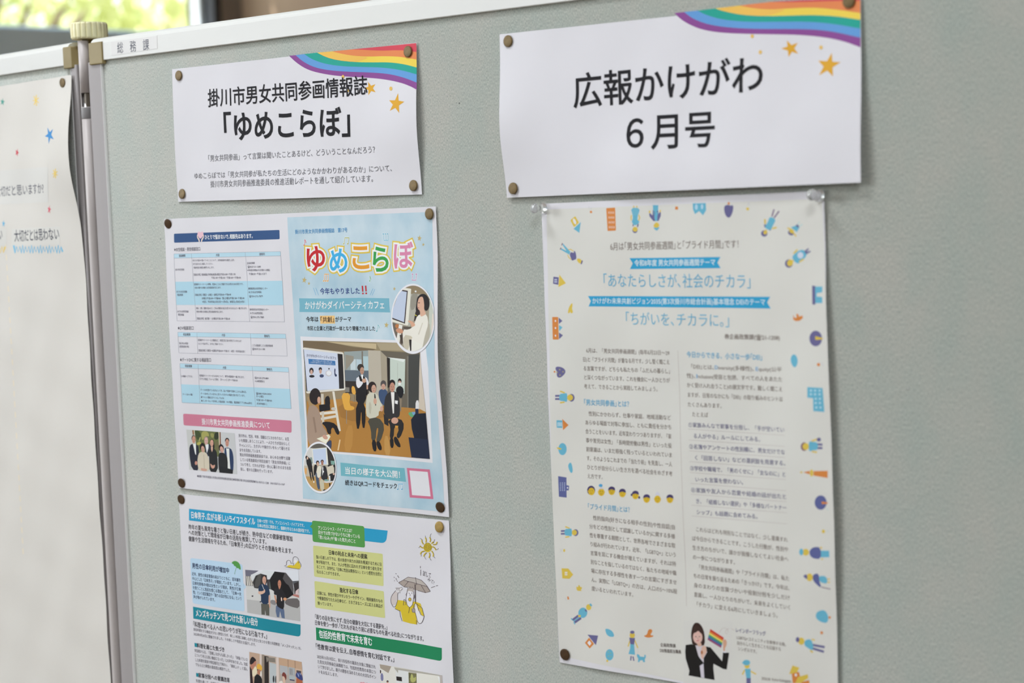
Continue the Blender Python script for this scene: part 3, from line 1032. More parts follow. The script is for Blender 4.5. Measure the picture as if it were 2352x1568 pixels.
    for (x0, y0, x1, y1, h, s) in rows:
        T(news, 'table_text' if h < 30 else 'heading_text', C, x0, y0, x1, y1, h, s, TXT if h > 30 else (108, 104, 118), 0.004 if h < 30 else 0)
poly(news, 'heading_bar', NB, rounded([(177, 652), (1262, 722), (1262, 843), (183, 768)], 0.14), (205, 121, 146), 1)
T(news, 'heading_text', NB, 367, 762, 1046, 802, 64, '掛川市男女共同参画推進委員について', (236, 226, 232), 0.015)
BLK(news, 'body_text', NB, ['掛川市は、性別、年齢、国籍などにかかわりなく、お互', 'いを尊重しあうことにより、一人ひとりが自分らしく', 'チャレンジし、生きがいや働きがいをもって暮らせる', 'まちを目指しています。', '男女共同参画推進委員会では、あらゆる分野で活躍', 'している推進委員が市民目線で「男女共同参画」に', 'ついて考え、だれもが安全・安心に暮らせるまちを目', '指し、様々な活動を行っています。'],
    (733, 886), (1238, 923), (752, 1221), (1256, 1262), 33, (96, 88, 102))

# ---------- group photograph on the left page
D = (420, 980, 13.064)


def inside(p, q):
    """is any point of p inside polygon q"""
    a, b = q, np.roll(q, -1, 0)
    x, y = p[:, :1], p[:, 1:]
    dy = np.where(b[:, 1] == a[:, 1], 1e-9, b[:, 1] - a[:, 1])
    c = ((a[:, 1] > y) != (b[:, 1] > y)) & (x < (b[:, 0] - a[:, 0]) * (y - a[:, 1]) / dy + a[:, 0])
    return bool((c.sum(1) % 2).any())


def overlap(p, q):
    if (p.max(0) < q.min(0)).any() or (q.max(0) < p.min(0)).any(): return False
    if inside(p, q) or inside(q, p): return True
    a, b = p[:, None], np.roll(p, -1, 0)[:, None]
    c, d = q[None], np.roll(q, -1, 0)[None]
    o = lambda u, v, w: (v[..., 0] - u[..., 0]) * (w[..., 1] - u[..., 1]) - (v[..., 1] - u[..., 1]) * (w[..., 0] - u[..., 0])
    return bool(((o(a, b, c) * o(a, b, d) < 0) & (o(c, d, a) * o(c, d, b) < 0)).any())


def photo(sh, name, C, quad, base, items, label=None, lay=2):
    """a photograph printed on the sheet: its flat colour areas, cut to its outline"""
    q = np.asarray(quad, float)
    poly(sh, name, C, q, base, lay, label=label)
    seen, top = [], lay
    for it in items:
        col, pts = it[0], np.asarray(it[1], float)
        if len(it) > 2 and it[2]: pts = chaikin(pts, it[2])
        pts = clip_convex(pts, q)
        if len(pts) < 3: continue
        k = lay + 1
        for (c, kk) in seen:                     # one layer above whatever it overlaps
            if kk >= k and overlap(pts, c): k = kk + 1
        seen.append((pts, k))
        top = max(top, k)
        poly(sh, name, C, pts, col, k, label=label)
    return top


SKIN = (208, 160, 140)


def face(x, y, rx, ry, skin=SKIN, rot=0, e=None, mouth=(150, 85, 80)):
    """the features of a printed face: skin, shade under the brows, eyes, nose, mouth"""
    d = tuple(int(c * 0.62) for c in skin)
    w = e or 1.0
    return [(skin, ell(x, y, rx, ry, rot)),
            ((60, 42, 40), ell(x - rx * 0.38, y - ry * 0.10, rx * 0.17, ry * 0.06, rot, 10)), ((60, 42, 40), ell(x + rx * 0.38, y - ry * 0.10, rx * 0.17, ry * 0.06, rot, 10)),
            (tuple(int(c * 0.86) for c in skin), ell(x, y + ry * 0.18, rx * 0.14, ry * 0.12, rot, 10)), (mouth, ell(x, y + ry * 0.50, rx * 0.32, ry * 0.08, rot, 10))]


ptsD = [(105, 80), (1555, 190), (1630, 1420), (195, 1282)]
items = [((198, 198, 196), [(105, 80), (300, 95), (330, 700), (200, 1282)]),
         ((105, 112, 66), [(350, 95), (1080, 150), (1100, 900), (420, 800)]),
         ((66, 80, 48), [(350, 95), (470, 105), (560, 250), (470, 420), (400, 330)], 1), ((165, 160, 88), [(560, 130), (760, 140), (800, 300), (690, 260), (600, 420), (560, 330)], 2),
         ((176, 170, 84), [(420, 480), (520, 430), (560, 500), (500, 545), (430, 545)], 2), ((182, 176, 110), [(510, 300), (545, 320), (490, 450), (475, 430)], 1),
         ((148, 146, 84), [(820, 180), (940, 200), (930, 330), (850, 320)], 2), ((50, 56, 40), [(960, 160), (1075, 160), (1090, 330), (1010, 400), (930, 350)], 2),
         ((110, 104, 70), [(950, 420), (1080, 440), (1090, 760), (1000, 700)], 1), ((140, 96, 60), [(285, 95), (330, 98), (350, 230), (300, 240)]), ((226, 214, 190), [(330, 98), (348, 99), (356, 240), (342, 240)]),
         ((226, 210, 186), [(1075, 150), (1100, 152), (1110, 540), (1090, 560)]), ((132, 84, 58), [(1100, 152), (1135, 156), (1145, 520), (1112, 540)]),
         ((196, 196, 198), [(1135, 156), (1560, 190), (1640, 1430), (1400, 1400)]),
         # man at the left in a dark suit
         ((40, 42, 56), [(200, 560), (300, 495), (400, 510), (490, 600), (500, 1320), (270, 1290), (195, 850)], 1), ((228, 228, 228), [(300, 500), (395, 510), (400, 840), (375, 820)]),
         ((90, 78, 72), ell(322, 340, 60, 95)), *face(332, 385, 52, 112, (205, 150, 128)), ((198, 140, 122), ell(400, 1085, 38, 60)),
         # older man behind
         ((46, 50, 64), [(660, 540), (800, 500), (880, 600), (860, 900), (680, 860)], 1), ((226, 228, 232), [(675, 510), (775, 520), (770, 640), (722, 790)]), ((150, 132, 122), ell(700, 350, 60, 62)), *face(703, 425, 55, 112, (212, 168, 158)),
         # long-haired woman in black
         ((36, 30, 32), [(815, 430), (850, 365), (905, 370), (945, 470), (960, 690), (830, 600)], 2), ((38, 38, 40), [(760, 740), (860, 640), (960, 650), (1040, 800), (1060, 1380), (780, 1340), (800, 900)], 1),
         *face(872, 485, 50, 100, (212, 160, 140)), ((214, 170, 148), [(848, 590), (905, 590), (900, 690), (878, 755), (852, 690)]), ((204, 152, 132), [(820, 1080), (900, 1170), (975, 1120), (960, 1220), (900, 1260), (850, 1220)], 1),
         # woman with short hair, beige blouse
         ((206, 194, 174), [(470, 800), (560, 740), (690, 760), (750, 850), (805, 1080), (800, 1340), (480, 1320), (435, 1050)], 1), ((40, 32, 34), ell(590, 600, 78, 120)), *face(605, 670, 50, 100, (204, 156, 136), -8),
         ((186, 172, 150), [(622, 830), (640, 830), (660, 1280), (640, 1280)]), ((202, 154, 136), [(540, 1230), (640, 1250), (730, 1260), (720, 1330), (560, 1320)], 1),
         # young man at the right
         ((44, 60, 96), [(1240, 650), (1310, 620), (1400, 630), (1480, 690), (1530, 950), (1510, 1410), (1270, 1390)], 1), ((224, 224, 220), [(1300, 640), (1395, 650), (1400, 900), (1430, 1280), (1345, 1260), (1320, 800)]),
         ((30, 28, 30), ell(1330, 410, 62, 82)), *face(1332, 480, 52, 118, (198, 142, 124)),
         # woman in front of him
         ((40, 40, 42), [(1080, 780), (1200, 760), (1290, 830), (1350, 950), (1350, 1400), (1090, 1380), (1060, 1000)], 1), ((36, 28, 32), ell(1160, 640, 75, 125, -12)), *face(1172, 680, 52, 100, (212, 162, 148), -14),
         ((34, 34, 38), [(1090, 1170), (1420, 1260), (1510, 1300), (1500, 1410), (1100, 1370)])]
photo(news, 'printed_photo', D, ptsD, (196, 196, 196), items, label='group photograph of six people')

# ---------- newsletter sheet, pale blue cover
wash = noise_mat('watery_blue_print', alb((164, 192, 208)), alb((197, 212, 222)), 26, (1, 1, 0.8), rough=0.55, detail=5, lo=0.30, hi=0.70, spec=0.25)
PXC = (0, 0, 1.0)
poly(news, 'cover_panel', PXC, [(660, 499), (993, 486.5), (993.5, 560), (998, 780), (1009, 1000), (1021.5, 1175.5), (696, 1144.5)], SKY, 0, mat=wash)
NC, N6 = (640, 470, 4.4805), (660, 780, 3.7333)
T(news, 'heading_text', NC, 170, 302, 709, 282, 46, '掛川市男女共同参画情報誌　第17号', (76, 146, 198), 0.01)
LOGO = [('ゆ', 300, 690, 486, 684, 262, (200, 38, 46)), ('め', 532, 702, 716, 698, 250, (62, 172, 226)), ('こ', 766, 662, 936, 664, 238, (228, 150, 44)), ('ら', 974, 690, 1136, 688, 262, (56, 158, 76)), ('ぼ', 1190, 658, 1392, 652, 274, (216, 132, 168))]
for ch, x0, y0, x1, y1, h, c in LOGO:
    T(news, 'title_lettering', NC, x0, y0, x1, y1, h, ch, c, 0, 9, 'box', 0.022)
    T(news, 'title_lettering', NC, x0, y0, x1, y1, h, ch, (232, 232, 236), 0, 7, 'box', 0.085, ref=-1)
    T(news, 'title_lettering', NC, x0, y0, x1, y1, h, ch, (222, 190, 70), 0, 5, 'box', 0.135, ref=-2)
for (x, y, r) in ((1450, 345, 34), (1490, 410, 20), (265, 775, 36), (313, 810, 20), (1192, 865, 22), (1110, 1238, 34)):
    poly(news, ('star', x), NC, star_at(x, y, r, 8), (194, 172, 112), 4)


def note(C, x, y, w, h, col, stems=2, tilt=0.0, flip=1):
    """a little music note: heads at the bottom (top when flipped), stems and a beam"""
    k = ('music_note', (C[2], x))
    for lay, c, g in ((3, (226, 230, 236), 7), (5, col, 0)):
        xs = np.linspace(0, w, stems) if stems > 1 else [w * 0.4]
        tops = []
        for q in xs:
            a, b = np.array((x + q, y)), np.array((x + q + tilt * h, y - flip * h))
            stroke(news, k, C, [a, b], 4.5 + g, c, lay)
            poly(news, k, C, ell(a[0] - 5, a[1], 8 + g / 2, 6.5 + g / 2, -20), c, lay)
            tops.append(b)
        if stems > 1: stroke(news, k, C, [tops[0], tops[-1]], 8 + g, c, lay + 1)
        else: stroke(news, k, C, [tops[0], tops[0] + np.array((9, flip * 14)), tops[0] + np.array((12, flip * 34))], 6 + g, c, lay + 1)


note(NC, 262, 416, 14, 58, (206, 96, 116), 1, 0.03)
note(NC, 675, 402, 42, 62, (184, 184, 96), 2, 0.12)
note(NC, 1082, 300, 44, 66, (112, 182, 208), 3, 0.04, -1)
note(NC, 470, 784, 40, 70, (226, 156, 60), 3, 0.05)
note(NC, 938, 784, 12, 50, (112, 176, 140), 1, -0.08)
note(NC, 1382, 714, 40, 62, (196, 130, 176), 2, -0.14, -1)
note(NC, 1010, 1300, 14, 66, (96, 176, 190), 1, 0.12)
T(news, 'heading_text', NC, 428, 922, 836, 917, 64, '今年もやりました', (48, 66, 136), 0.012)
T(news, 'heading_text', NC, 860, 922, 912, 919, 88, '‼', (196, 46, 56), 0.01, 8, 'box')
for a, b in (((358, 855), (385, 930)), ((382, 853), (412, 930)), ((942, 930), (972, 862)), ((962, 932), (992, 868))):
    stroke(news, 'heading_text', NC, [a, b], 4, (104, 172, 214))
poly(news, 'heading_bar', NC, [(210, 962), (500, 966), (820, 958), (1138, 962), (1141, 1040), (1148, 1108), (800, 1100), (480, 1106), (214, 1103), (217, 1030)], (116, 176, 196), 2)
T(news, 'heading_text', NC, 275, 1076, 1090, 1072, 82, 'かけがわダイバーシティカフェ', (238, 240, 242), 0.012)
T(news, 'heading_text', NC, 285, 1206, 412, 1204, 54, '今年は', INKBLACK, 0.012)
poly(news, 'heading_bar', NC, [(424, 1142), (577, 1140), (581, 1222), (430, 1224)], (238, 192, 124), 2)
T(news, 'heading_text', NC, 436, 1210, 572, 1208, 56, '｢共創｣', (70, 50, 40), 0.012)
T(news, 'heading_text', NC, 586, 1206, 748, 1204, 54, 'がテーマ', INKBLACK, 0.012)
T(news, 'heading_text', NC, 296, 1293, 994, 1297, 46, '市民と企業と行政が一体となり開催されました', INKBLACK, 0.012)
poly(news, 'heading_bar', N6, [(455, 1052), (720, 1080), (1005, 1100), (1010, 1150), (1018, 1218), (740, 1186), (460, 1166)], (110, 176, 190), 2)
T(news, 'heading_text', N6, 497, 1150, 968, 1187, 60, '当日の様子を大公開！', (236, 240, 242), 0.012)
T(news, 'heading_text', N6, 497, 1246, 942, 1278, 46, '続きはQRコードをチェック', INKBLACK, 0.012)
note(N6, 952, 1282, 36, 46, (112, 176, 214), 2, 0.05)
poly(news, 'pink_frame', N6, [(1025, 1098), (1222, 1112), (1253, 1366), (1050, 1352)], (207, 112, 142), 2)
poly(news, 'pink_frame', N6, [(1047, 1120), (1204, 1133), (1229, 1343), (1070, 1331)], (222, 220, 226), 3)

# main event photograph
A = (690, 770, 5.2258)
poly(news, 'photo_border', A, [(0, 12), (1500, 75), (1535, 400), (1588, 1530), (72, 1385)], (224, 222, 228), 1)
BLK_, DK = (34, 31, 34), (42, 38, 40)
WOOD = (180, 126, 58)
items = [((150, 134, 104), [(30, 62), (1425, 95), (1430, 215), (30, 150)]), ((196, 176, 140), [(310, 76), (912, 98), (912, 165), (560, 118)]), ((120, 102, 78), [(30, 64), (300, 76), (640, 140), (910, 165), (820, 200), (500, 190), (30, 150)]),
         ((172, 156, 128), [(912, 90), (1425, 95), (1430, 190), (960, 178)]),
         ((150, 160, 160), [(525, 196), (822, 180), (822, 430), (535, 430)]), ((196, 208, 214), [(600, 290), (665, 284), (668, 415), (604, 415)]), ((182, 200, 210), [(672, 284), (735, 290), (738, 420), (674, 418)]), ((176, 200, 206), [(752, 250), (815, 250), (818, 420), (760, 420)]),
         ((126, 118, 106), [(735, 190), (752, 190), (756, 430), (740, 430)]), ((150, 142, 128), [(540, 230), (640, 250), (640, 300), (545, 420)]),
         ((98, 108, 120), [(535, 416), (822, 424), (822, 556), (540, 546)]), ((54, 48, 46), [(540, 546), (822, 556), (822, 720), (540, 690)]), ((130, 124, 116), [(540, 620), (590, 624), (590, 680), (540, 680)]),
         ((188, 178, 162), [(815, 178), (962, 184), (1000, 870), (828, 840)]), ((104, 96, 84), [(962, 184), (1440, 215), (1440, 880), (995, 870)]), ((168, 156, 136), [(962, 184), (1040, 260), (1050, 660), (985, 860)]),
         ((44, 38, 34), [(1040, 264), (1078, 270), (1078, 620), (1048, 630)]), ((196, 206, 196), [(1078, 268), (1262, 290), (1252, 700), (1078, 660)]), ((222, 226, 222), [(1042, 262), (1262, 286), (1240, 320), (1130, 290)]), ((180, 188, 178), [(1165, 330), (1172, 330), (1172, 640), (1165, 640)]),
         ((70, 70, 68), [(1300, 236), (1440, 225), (1428, 880), (1298, 868)]), ((122, 116, 106), [(1282, 250), (1300, 250), (1300, 868), (1284, 868)]), ((208, 194, 178), [(1438, 205), (1510, 180), (1530, 940), (1422, 930)]),
         (WOOD, [(80, 790), (500, 760), (830, 830), (1300, 868), (1430, 880), (1530, 930), (1560, 1490), (80, 1400)]), ((164, 114, 54), [(440, 800), (830, 830), (1200, 880), (1000, 1000), (500, 1040)], 1), ((190, 136, 66), [(560, 1080), (640, 1080), (620, 1400), (520, 1390)], 1), ((194, 144, 76), [(1010, 1200), (1060, 1210), (1090, 1440), (1010, 1430)], 1), ((228, 196, 150), [(470, 1250), (485, 1250), (462, 1380), (446, 1380)]),
         # whiteboard screen on its stand
         ((222, 216, 206), rounded([(30, 142), (520, 204), (542, 655), (72, 698)], 0.05)), (DK, [(36, 166), (508, 226), (526, 636), (74, 672)]), ((206, 212, 230), [(42, 166), (448, 216), (468, 641), (86, 668)]),
         ((62, 118, 178), [(97, 280), (420, 306), (424, 360), (103, 342)]),
         ((46, 40, 42), ell(135, 425, 26, 38)), ((206, 166, 150), ell(135, 440, 16, 28)), ((44, 42, 48), ell(140, 490, 32, 16)), ((50, 46, 52), ell(242, 405, 20, 24)), ((204, 160, 140), ell(244, 432, 15, 27)), ((66, 76, 110), ell(258, 486, 26, 20)),
         ((196, 190, 196), ell(342, 455, 38, 36)), ((228, 228, 236), ell(344, 452, 30, 28)), ((52, 60, 96), [(408, 400), (425, 395), (420, 460), (442, 470), (438, 496), (412, 490)], 1), ((60, 54, 58), ell(346, 400, 8, 10)),
         ((222, 214, 200), [(385, 672), (412, 672), (488, 1145), (458, 1150)]), ((222, 214, 202), [(228, 924), (440, 900), (442, 934), (230, 956)]), ((216, 208, 196), [(232, 990), (440, 952), (442, 982), (234, 1022)]), ((170, 140, 100), [(82, 740), (120, 730), (230, 950), (232, 1080), (150, 1060)]),
         ((206, 196, 180), [(248, 700), (282, 700), (290, 1060), (262, 1060)]), (BLK_, [(292, 745), (350, 715), (364, 850), (300, 870)], 1), (BLK_, rounded([(226, 832), (355, 820), (362, 896), (232, 916)], 0.15)), ((200, 190, 180), ell(400, 880, 28, 18)),
         (BLK_, [(250, 1045), (330, 1030), (430, 1060), (475, 1160), (462, 1195), (432, 1180), (400, 1100), (370, 1120), (372, 1190), (330, 1180), (310, 1100)], 1),
         # chairs
         ((226, 166, 66), [(490, 692), (606, 690), (588, 838), (656, 858), (640, 898), (540, 900), (520, 846)], 1), ((226, 166, 70), [(614, 606), (655, 612), (672, 712), (620, 704)], 1), ((210, 150, 60), [(766, 830), (795, 830), (795, 940), (780, 940)]), ((150, 140, 126), [(552, 900), (560, 900), (560, 1060), (552, 1060)]), ((150, 140, 126), [(640, 720), (646, 720), (646, 800), (640, 800)]),
         # woman standing, white sleeves, black vest
         ((36, 32, 34), [(668, 800), (786, 800), (782, 1112), (742, 1106), (735, 860), (714, 1122), (672, 1116)], 1), ((224, 222, 228), [(678, 492), (790, 490), (828, 575), (815, 650), (700, 640), (668, 570)], 1), ((34, 32, 36), [(702, 466), (730, 500), (770, 480), (792, 560), (790, 820), (668, 815), (672, 650), (740, 600), (712, 530)], 1), ((226, 224, 230), [(672, 520), (712, 545), (760, 560), (740, 600), (700, 640), (672, 600)], 1), ((230, 230, 232), [(728, 470), (758, 470), (752, 530), (740, 520)]),
         ((62, 54, 50), ell(724, 386, 40, 44)), *face(742, 424, 24, 44, (190, 146, 122)), ((206, 160, 134), ell(768, 542, 24, 26)), ((206, 160, 134), ell(805, 620, 16, 28)), (BLK_, [(784, 560), (794, 560), (800, 710), (790, 710)]),
         # people sitting behind
         ((62, 82, 118), [(942, 660), (985, 640), (1040, 652), (1052, 720), (1010, 850), (962, 800), (940, 730)], 1), ((84, 78, 78), ell(998, 584, 34, 46)), *face(998, 616, 24, 36, (204, 158, 138)),
         ((30, 30, 34), [(1146, 640), (1190, 600), (1236, 625), (1246, 690), (1212, 765), (1160, 705)], 1), ((40, 32, 32), ell(1195, 546, 22, 30)), ((204, 164, 146), ell(1194, 568, 17, 26)), ((232, 232, 232), ell(1194, 580, 17, 16)), ((140, 124, 104), [(1178, 752), (1222, 760), (1212, 910), (1196, 912)]),
         # woman with microphone
         ((206, 202, 184), [(800, 712), (850, 682), (925, 695), (965, 800), (998, 862), (985, 912), (945, 900), (940, 978), (800, 1004), (786, 850)], 1), ((48, 38, 38), ell(864, 618, 50, 64)), *face(884, 640, 28, 48, (206, 160, 138)), ((190, 184, 164), [(830, 780), (860, 840), (845, 960), (820, 900)], 1),
         (DK, [(886, 700), (904, 698), (914, 842), (900, 844)], 1), ((208, 160, 138), ell(900, 790, 20, 36)), ((208, 160, 138), ell(978, 880, 18, 32)), ((78, 74, 64), [(800, 1004), (940, 978), (1020, 1086), (962, 1282), (908, 1290), (944, 1112), (916, 1112), (906, 1262), (856, 1272), (850, 1120)], 1), (BLK_, [(856, 1260), (908, 1250), (920, 1390), (876, 1390)], 1), (BLK_, [(905, 1282), (952, 1262), (988, 1368), (945, 1382)], 1),
         # man in dark suit
         ((44, 42, 44), [(1000, 940), (1060, 990), (1060, 1090), (1010, 1060)]), ((50, 48, 50), [(1030, 710), (1085, 672), (1140, 672), (1188, 722), (1202, 930), (1180, 990), (1060, 1010), (1006, 960), (1008, 800)], 1), ((230, 226, 222), [(1088, 680), (1132, 680), (1126, 936), (1112, 936)]), ((238, 238, 238), [(1138, 778), (1174, 784), (1170, 826), (1138, 816)]),
         ((36, 30, 32), ell(1104, 578, 37, 48)), *face(1106, 622, 31, 58, (194, 140, 118)), ((42, 40, 42), [(1046, 1012), (1204, 990), (1256, 1082), (1196, 1242), (1150, 1216), (1192, 1112), (1130, 1082), (1122, 1234), (1072, 1244), (1086, 1092)], 1), ((208, 158, 136), ell(1136, 1022, 42, 38)), (BLK_, [(1074, 1230), (1120, 1226), (1124, 1348), (1084, 1350)], 1), (BLK_, [(1122, 1218), (1160, 1214), (1214, 1334), (1180, 1346), (1130, 1290)], 1), ((212, 150, 60), [(1140, 1080), (1180, 1085), (1170, 1110), (1140, 1105)]),
         # plant display and audience at the right
         ((96, 166, 118), [(1284, 926), (1370, 914), (1392, 950), (1340, 992)], 1), ((120, 160, 200), [(1340, 920), (1380, 916), (1378, 960), (1350, 950)]), ((224, 220, 222), [(1386, 782), (1426, 776), (1422, 920), (1384, 910)], 1), ((40, 44, 70), [(1380, 880), (1420, 880), (1420, 940), (1384, 940)]),
         ((32, 36, 52), [(1330, 1010), (1380, 940), (1530, 930), (1560, 1490), (1336, 1462), (1300, 1224), (1368, 1228), (1340, 1120)]), ((38, 46, 70), [(1300, 1222), (1560, 1250), (1560, 1480), (1336, 1462)]),
         # woman listening at the left
         ((168, 142, 124), [(80, 860), (180, 830), (238, 920), (262, 1080), (324, 1160), (332, 1232), (240, 1285), (80, 1330)], 1), ((232, 228, 208), [(198, 1238), (345, 1186), (365, 1214), (312, 1302)]), ((60, 70, 98), [(300, 1304), (374, 1240), (378, 1330), (362, 1372)], 1), ((42, 33, 35), [(110, 700), (150, 635), (210, 632), (250, 700), (240, 760), (200, 840), (140, 820), (112, 770)], 2), ((206, 158, 134), ell(226, 776, 20, 42)), ((204, 152, 132), ell(300, 1220, 34, 24, 35)), ((148, 122, 106), [(150, 980), (172, 980), (200, 1160), (180, 1170)])]
TOPA = photo(news, 'printed_photo', A, [(30, 62), (1425, 96), (1440, 215), (1500, 850), (1555, 1482), (92, 1366)], (150, 130, 100), items, label='photograph of a seated discussion beside a screen')
T(news, 'printed_photo', A, 78, 256, 432, 290, 36, 'かけがわダイバーシティカフェ', (98, 96, 122), 0, TOPA + 0.3, label='photograph of a seated discussion beside a screen')
for (x0, y0, x1, y1, s) in ((150, 312, 385, 330, '大人が悩んだ人生に学ぶ会'), (118, 332, 412, 356, '～大切な自分らしく生きる社会へ～')):
    T(news, 'printed_photo', A, x0, y0, x1, y1, 22, s, (206, 220, 238), 0, TOPA + 0.3, label='photograph of a seated discussion beside a screen')

# oval photograph, upper right of the cover
B = (890, 640, 8.708)
ov = ell(515, 800, 438, 702, 0, 60)
right_cut = [(-200, -200), (905, -200), (925, 400), (945, 900), (958, 2000), (-200, 2000)]
poly(news, 'photo_border', B, ov, (228, 226, 232), TOPA + 1, clip=right_cut)
ovi = clip_convex(ell(518, 790, 415, 655, 0, 60), [(-200, -200), (900, -200), (922, 440), (940, 1100), (945, 2000), (-200, 2000)])
items = [((142, 124, 96), [(300, 100), (950, 100), (950, 520), (700, 300), (480, 300)]), ((176, 172, 160), [(440, 300), (700, 320), (600, 700), (420, 1000)]), ((148, 142, 130), [(480, 280), (640, 300), (560, 600), (460, 640)], 1), ((192, 196, 184), [(840, 420), (960, 480), (960, 1400), (830, 1380)]), ((218, 204, 192), [(905, 700), (960, 700), (960, 1300), (860, 1300)]),
         ((232, 232, 238), ell(570, 252, 18, 18)), ((226, 222, 210), rounded([(280, 170), (482, 200), (420, 940), (60, 850)], 0.08)), ((62, 50, 52), [(270, 215), (414, 240), (358, 898), (60, 790)]), ((190, 200, 222), [(250, 236), (394, 262), (338, 868), (60, 760)]),
         ((112, 100, 90), [(90, 870), (360, 960), (480, 1000), (300, 1320), (200, 1300)]), ((190, 120, 70), ell(200, 945, 40, 40)), ((226, 222, 214), [(240, 910), (310, 930), (240, 1320), (180, 1250)]), ((74, 62, 54), [(250, 1120), (310, 1120), (310, 1280), (280, 1300)]), ((204, 146, 116), ell(250, 1040, 76, 48, 20)), ((90, 80, 72), [(330, 950), (480, 960), (480, 1010), (340, 1000)]),
         ((180, 172, 156), [(640, 800), (850, 820), (860, 1200), (720, 1400), (600, 1320)], 1),
         ((228, 222, 212), [(560, 860), (600, 740), (700, 700), (800, 715), (830, 900), (760, 1120), (720, 1320), (690, 1460), (370, 1460), (320, 1300), (310, 1010), (430, 1020), (520, 960)], 1), ((196, 186, 166), [(320, 1110), (520, 1150), (470, 1240), (420, 1440), (340, 1420)], 1), ((40, 34, 34), [(440, 1215), (490, 1215), (486, 1440), (462, 1440)]), ((228, 224, 214), [(490, 1200), (640, 1290), (720, 1330), (690, 1470), (490, 1460)], 1),
         ((52, 42, 42), [(575, 620), (640, 600), (680, 700), (600, 740), (555, 860), (535, 830)], 1), ((40, 34, 36), [(590, 470), (600, 370), (680, 295), (780, 310), (850, 420), (850, 560), (800, 650), (740, 620), (640, 620), (580, 660), (570, 590)], 2), ((214, 168, 144), [(610, 470), (640, 370), (720, 350), (745, 480), (740, 620), (790, 700), (690, 760), (660, 730), (660, 640), (612, 600), (604, 520)], 1), ((40, 34, 36), [(700, 320), (800, 330), (850, 430), (850, 560), (790, 650), (745, 560), (735, 420)], 2),
         ((60, 44, 42), ell(640, 480, 18, 8)), ((176, 104, 96), ell(628, 580, 18, 9)), ((222, 210, 60), [(560, 712), (595, 735), (590, 748), (556, 724)]), ((212, 160, 132), [(400, 840), (480, 830), (560, 900), (560, 940), (490, 970), (470, 890)], 1), ((206, 198, 184), [(700, 880), (720, 880), (640, 1120), (620, 1110)])]
photo(news, 'printed_photo', B, ovi, (160, 150, 132), items, 'oval photograph of a woman with a microphone', TOPA + 2)

# small oval photograph, lower left of the cover
Cc = (680, 1000, 10.45)
poly(news, 'photo_border', Cc, ell(579, 765, 398, 622, -4, 60), (228, 226, 232), TOPA + 1)
oc = ell(577, 762, 376, 572, -4, 60)
items = [((98, 92, 86), [(200, 180), (900, 180), (900, 330), (350, 300)]), ((206, 202, 198), [(200, 300), (400, 300), (430, 720), (180, 720)]), ((54, 50, 48), [(740, 280), (960, 380), (960, 760), (770, 740)]), ((186, 146, 86), [(150, 980), (960, 980), (960, 1400), (200, 1400)]), ((190, 176, 156), [(180, 720), (460, 720), (420, 1000), (220, 960)]), ((222, 160, 90), [(215, 780), (270, 780), (260, 940), (225, 910)]),
         ((226, 224, 212), [(385, 316), (745, 282), (785, 700), (430, 690)]), ((190, 202, 226), [(405, 330), (722, 300), (742, 690), (440, 660)]), ((128, 146, 138), [(340, 520), (390, 520), (410, 660), (360, 680)]), ((206, 196, 178), [(745, 760), (900, 700), (920, 900), (770, 960)]), ((120, 160, 150), [(840, 600), (940, 610), (930, 700), (850, 690)]),
         ((36, 34, 36), [(255, 500), (300, 500), (380, 600), (410, 860), (450, 1080), (420, 1080), (370, 880), (385, 1080), (365, 1080), (300, 760), (255, 660)], 1), ((54, 42, 40), ell(262, 520, 28, 40)), ((206, 170, 150), ell(285, 540, 20, 34)), ((206, 178, 150), [(360, 870), (372, 870), (390, 940), (375, 960)]), ((34, 32, 34), [(440, 700), (520, 690), (500, 860), (450, 980), (430, 900)], 1),
         ((70, 84, 108), [(470, 880), (540, 900), (560, 1080), (590, 1290), (530, 1290), (490, 1080)], 1), ((218, 212, 196), [(510, 780), (560, 720), (610, 730), (630, 860), (590, 1010), (520, 1010), (505, 880)], 1), ((58, 44, 42), ell(528, 650, 40, 54)), *face(532, 680, 25, 48, (214, 172, 150)),
         ((196, 188, 164), [(570, 1040), (670, 1030), (690, 1330), (600, 1330)], 1), ((44, 42, 48), [(620, 760), (700, 710), (745, 790), (780, 1060), (680, 1080), (600, 1010)], 1), ((222, 220, 220), [(640, 760), (665, 750), (660, 900), (640, 960)]), ((34, 30, 32), ell(638, 620, 36, 44)), *face(640, 655, 28, 58, (170, 118, 98)), ((240, 240, 240), ell(668, 862, 14, 22)), ((206, 150, 126), ell(586, 1030, 22, 34)),
         ((206, 204, 204), [(670, 1085), (900, 1070), (900, 1120), (690, 1140)], 1), ((120, 160, 154), ell(740, 1070, 60, 22)), ((48, 44, 44), [(800, 1140), (835, 1140), (830, 1270), (806, 1270)]), ((40, 38, 40), [(780, 930), (960, 880), (950, 1080), (790, 1090)], 1), ((222, 220, 222), [(790, 960), (830, 960), (840, 1080), (800, 1070)]), ((40, 38, 40), [(925, 700), (965, 700), (965, 900), (930, 900)]), ((210, 170, 150), ell(915, 920, 24, 24)), ((230, 228, 226), ell(436, 1110, 14, 24)), ((44, 40, 42), ell(690, 1310, 34, 20))]
photo(news, 'printed_photo', Cc, oc, (176, 166, 152), items, 'small oval photograph of four people', TOPA + 2)

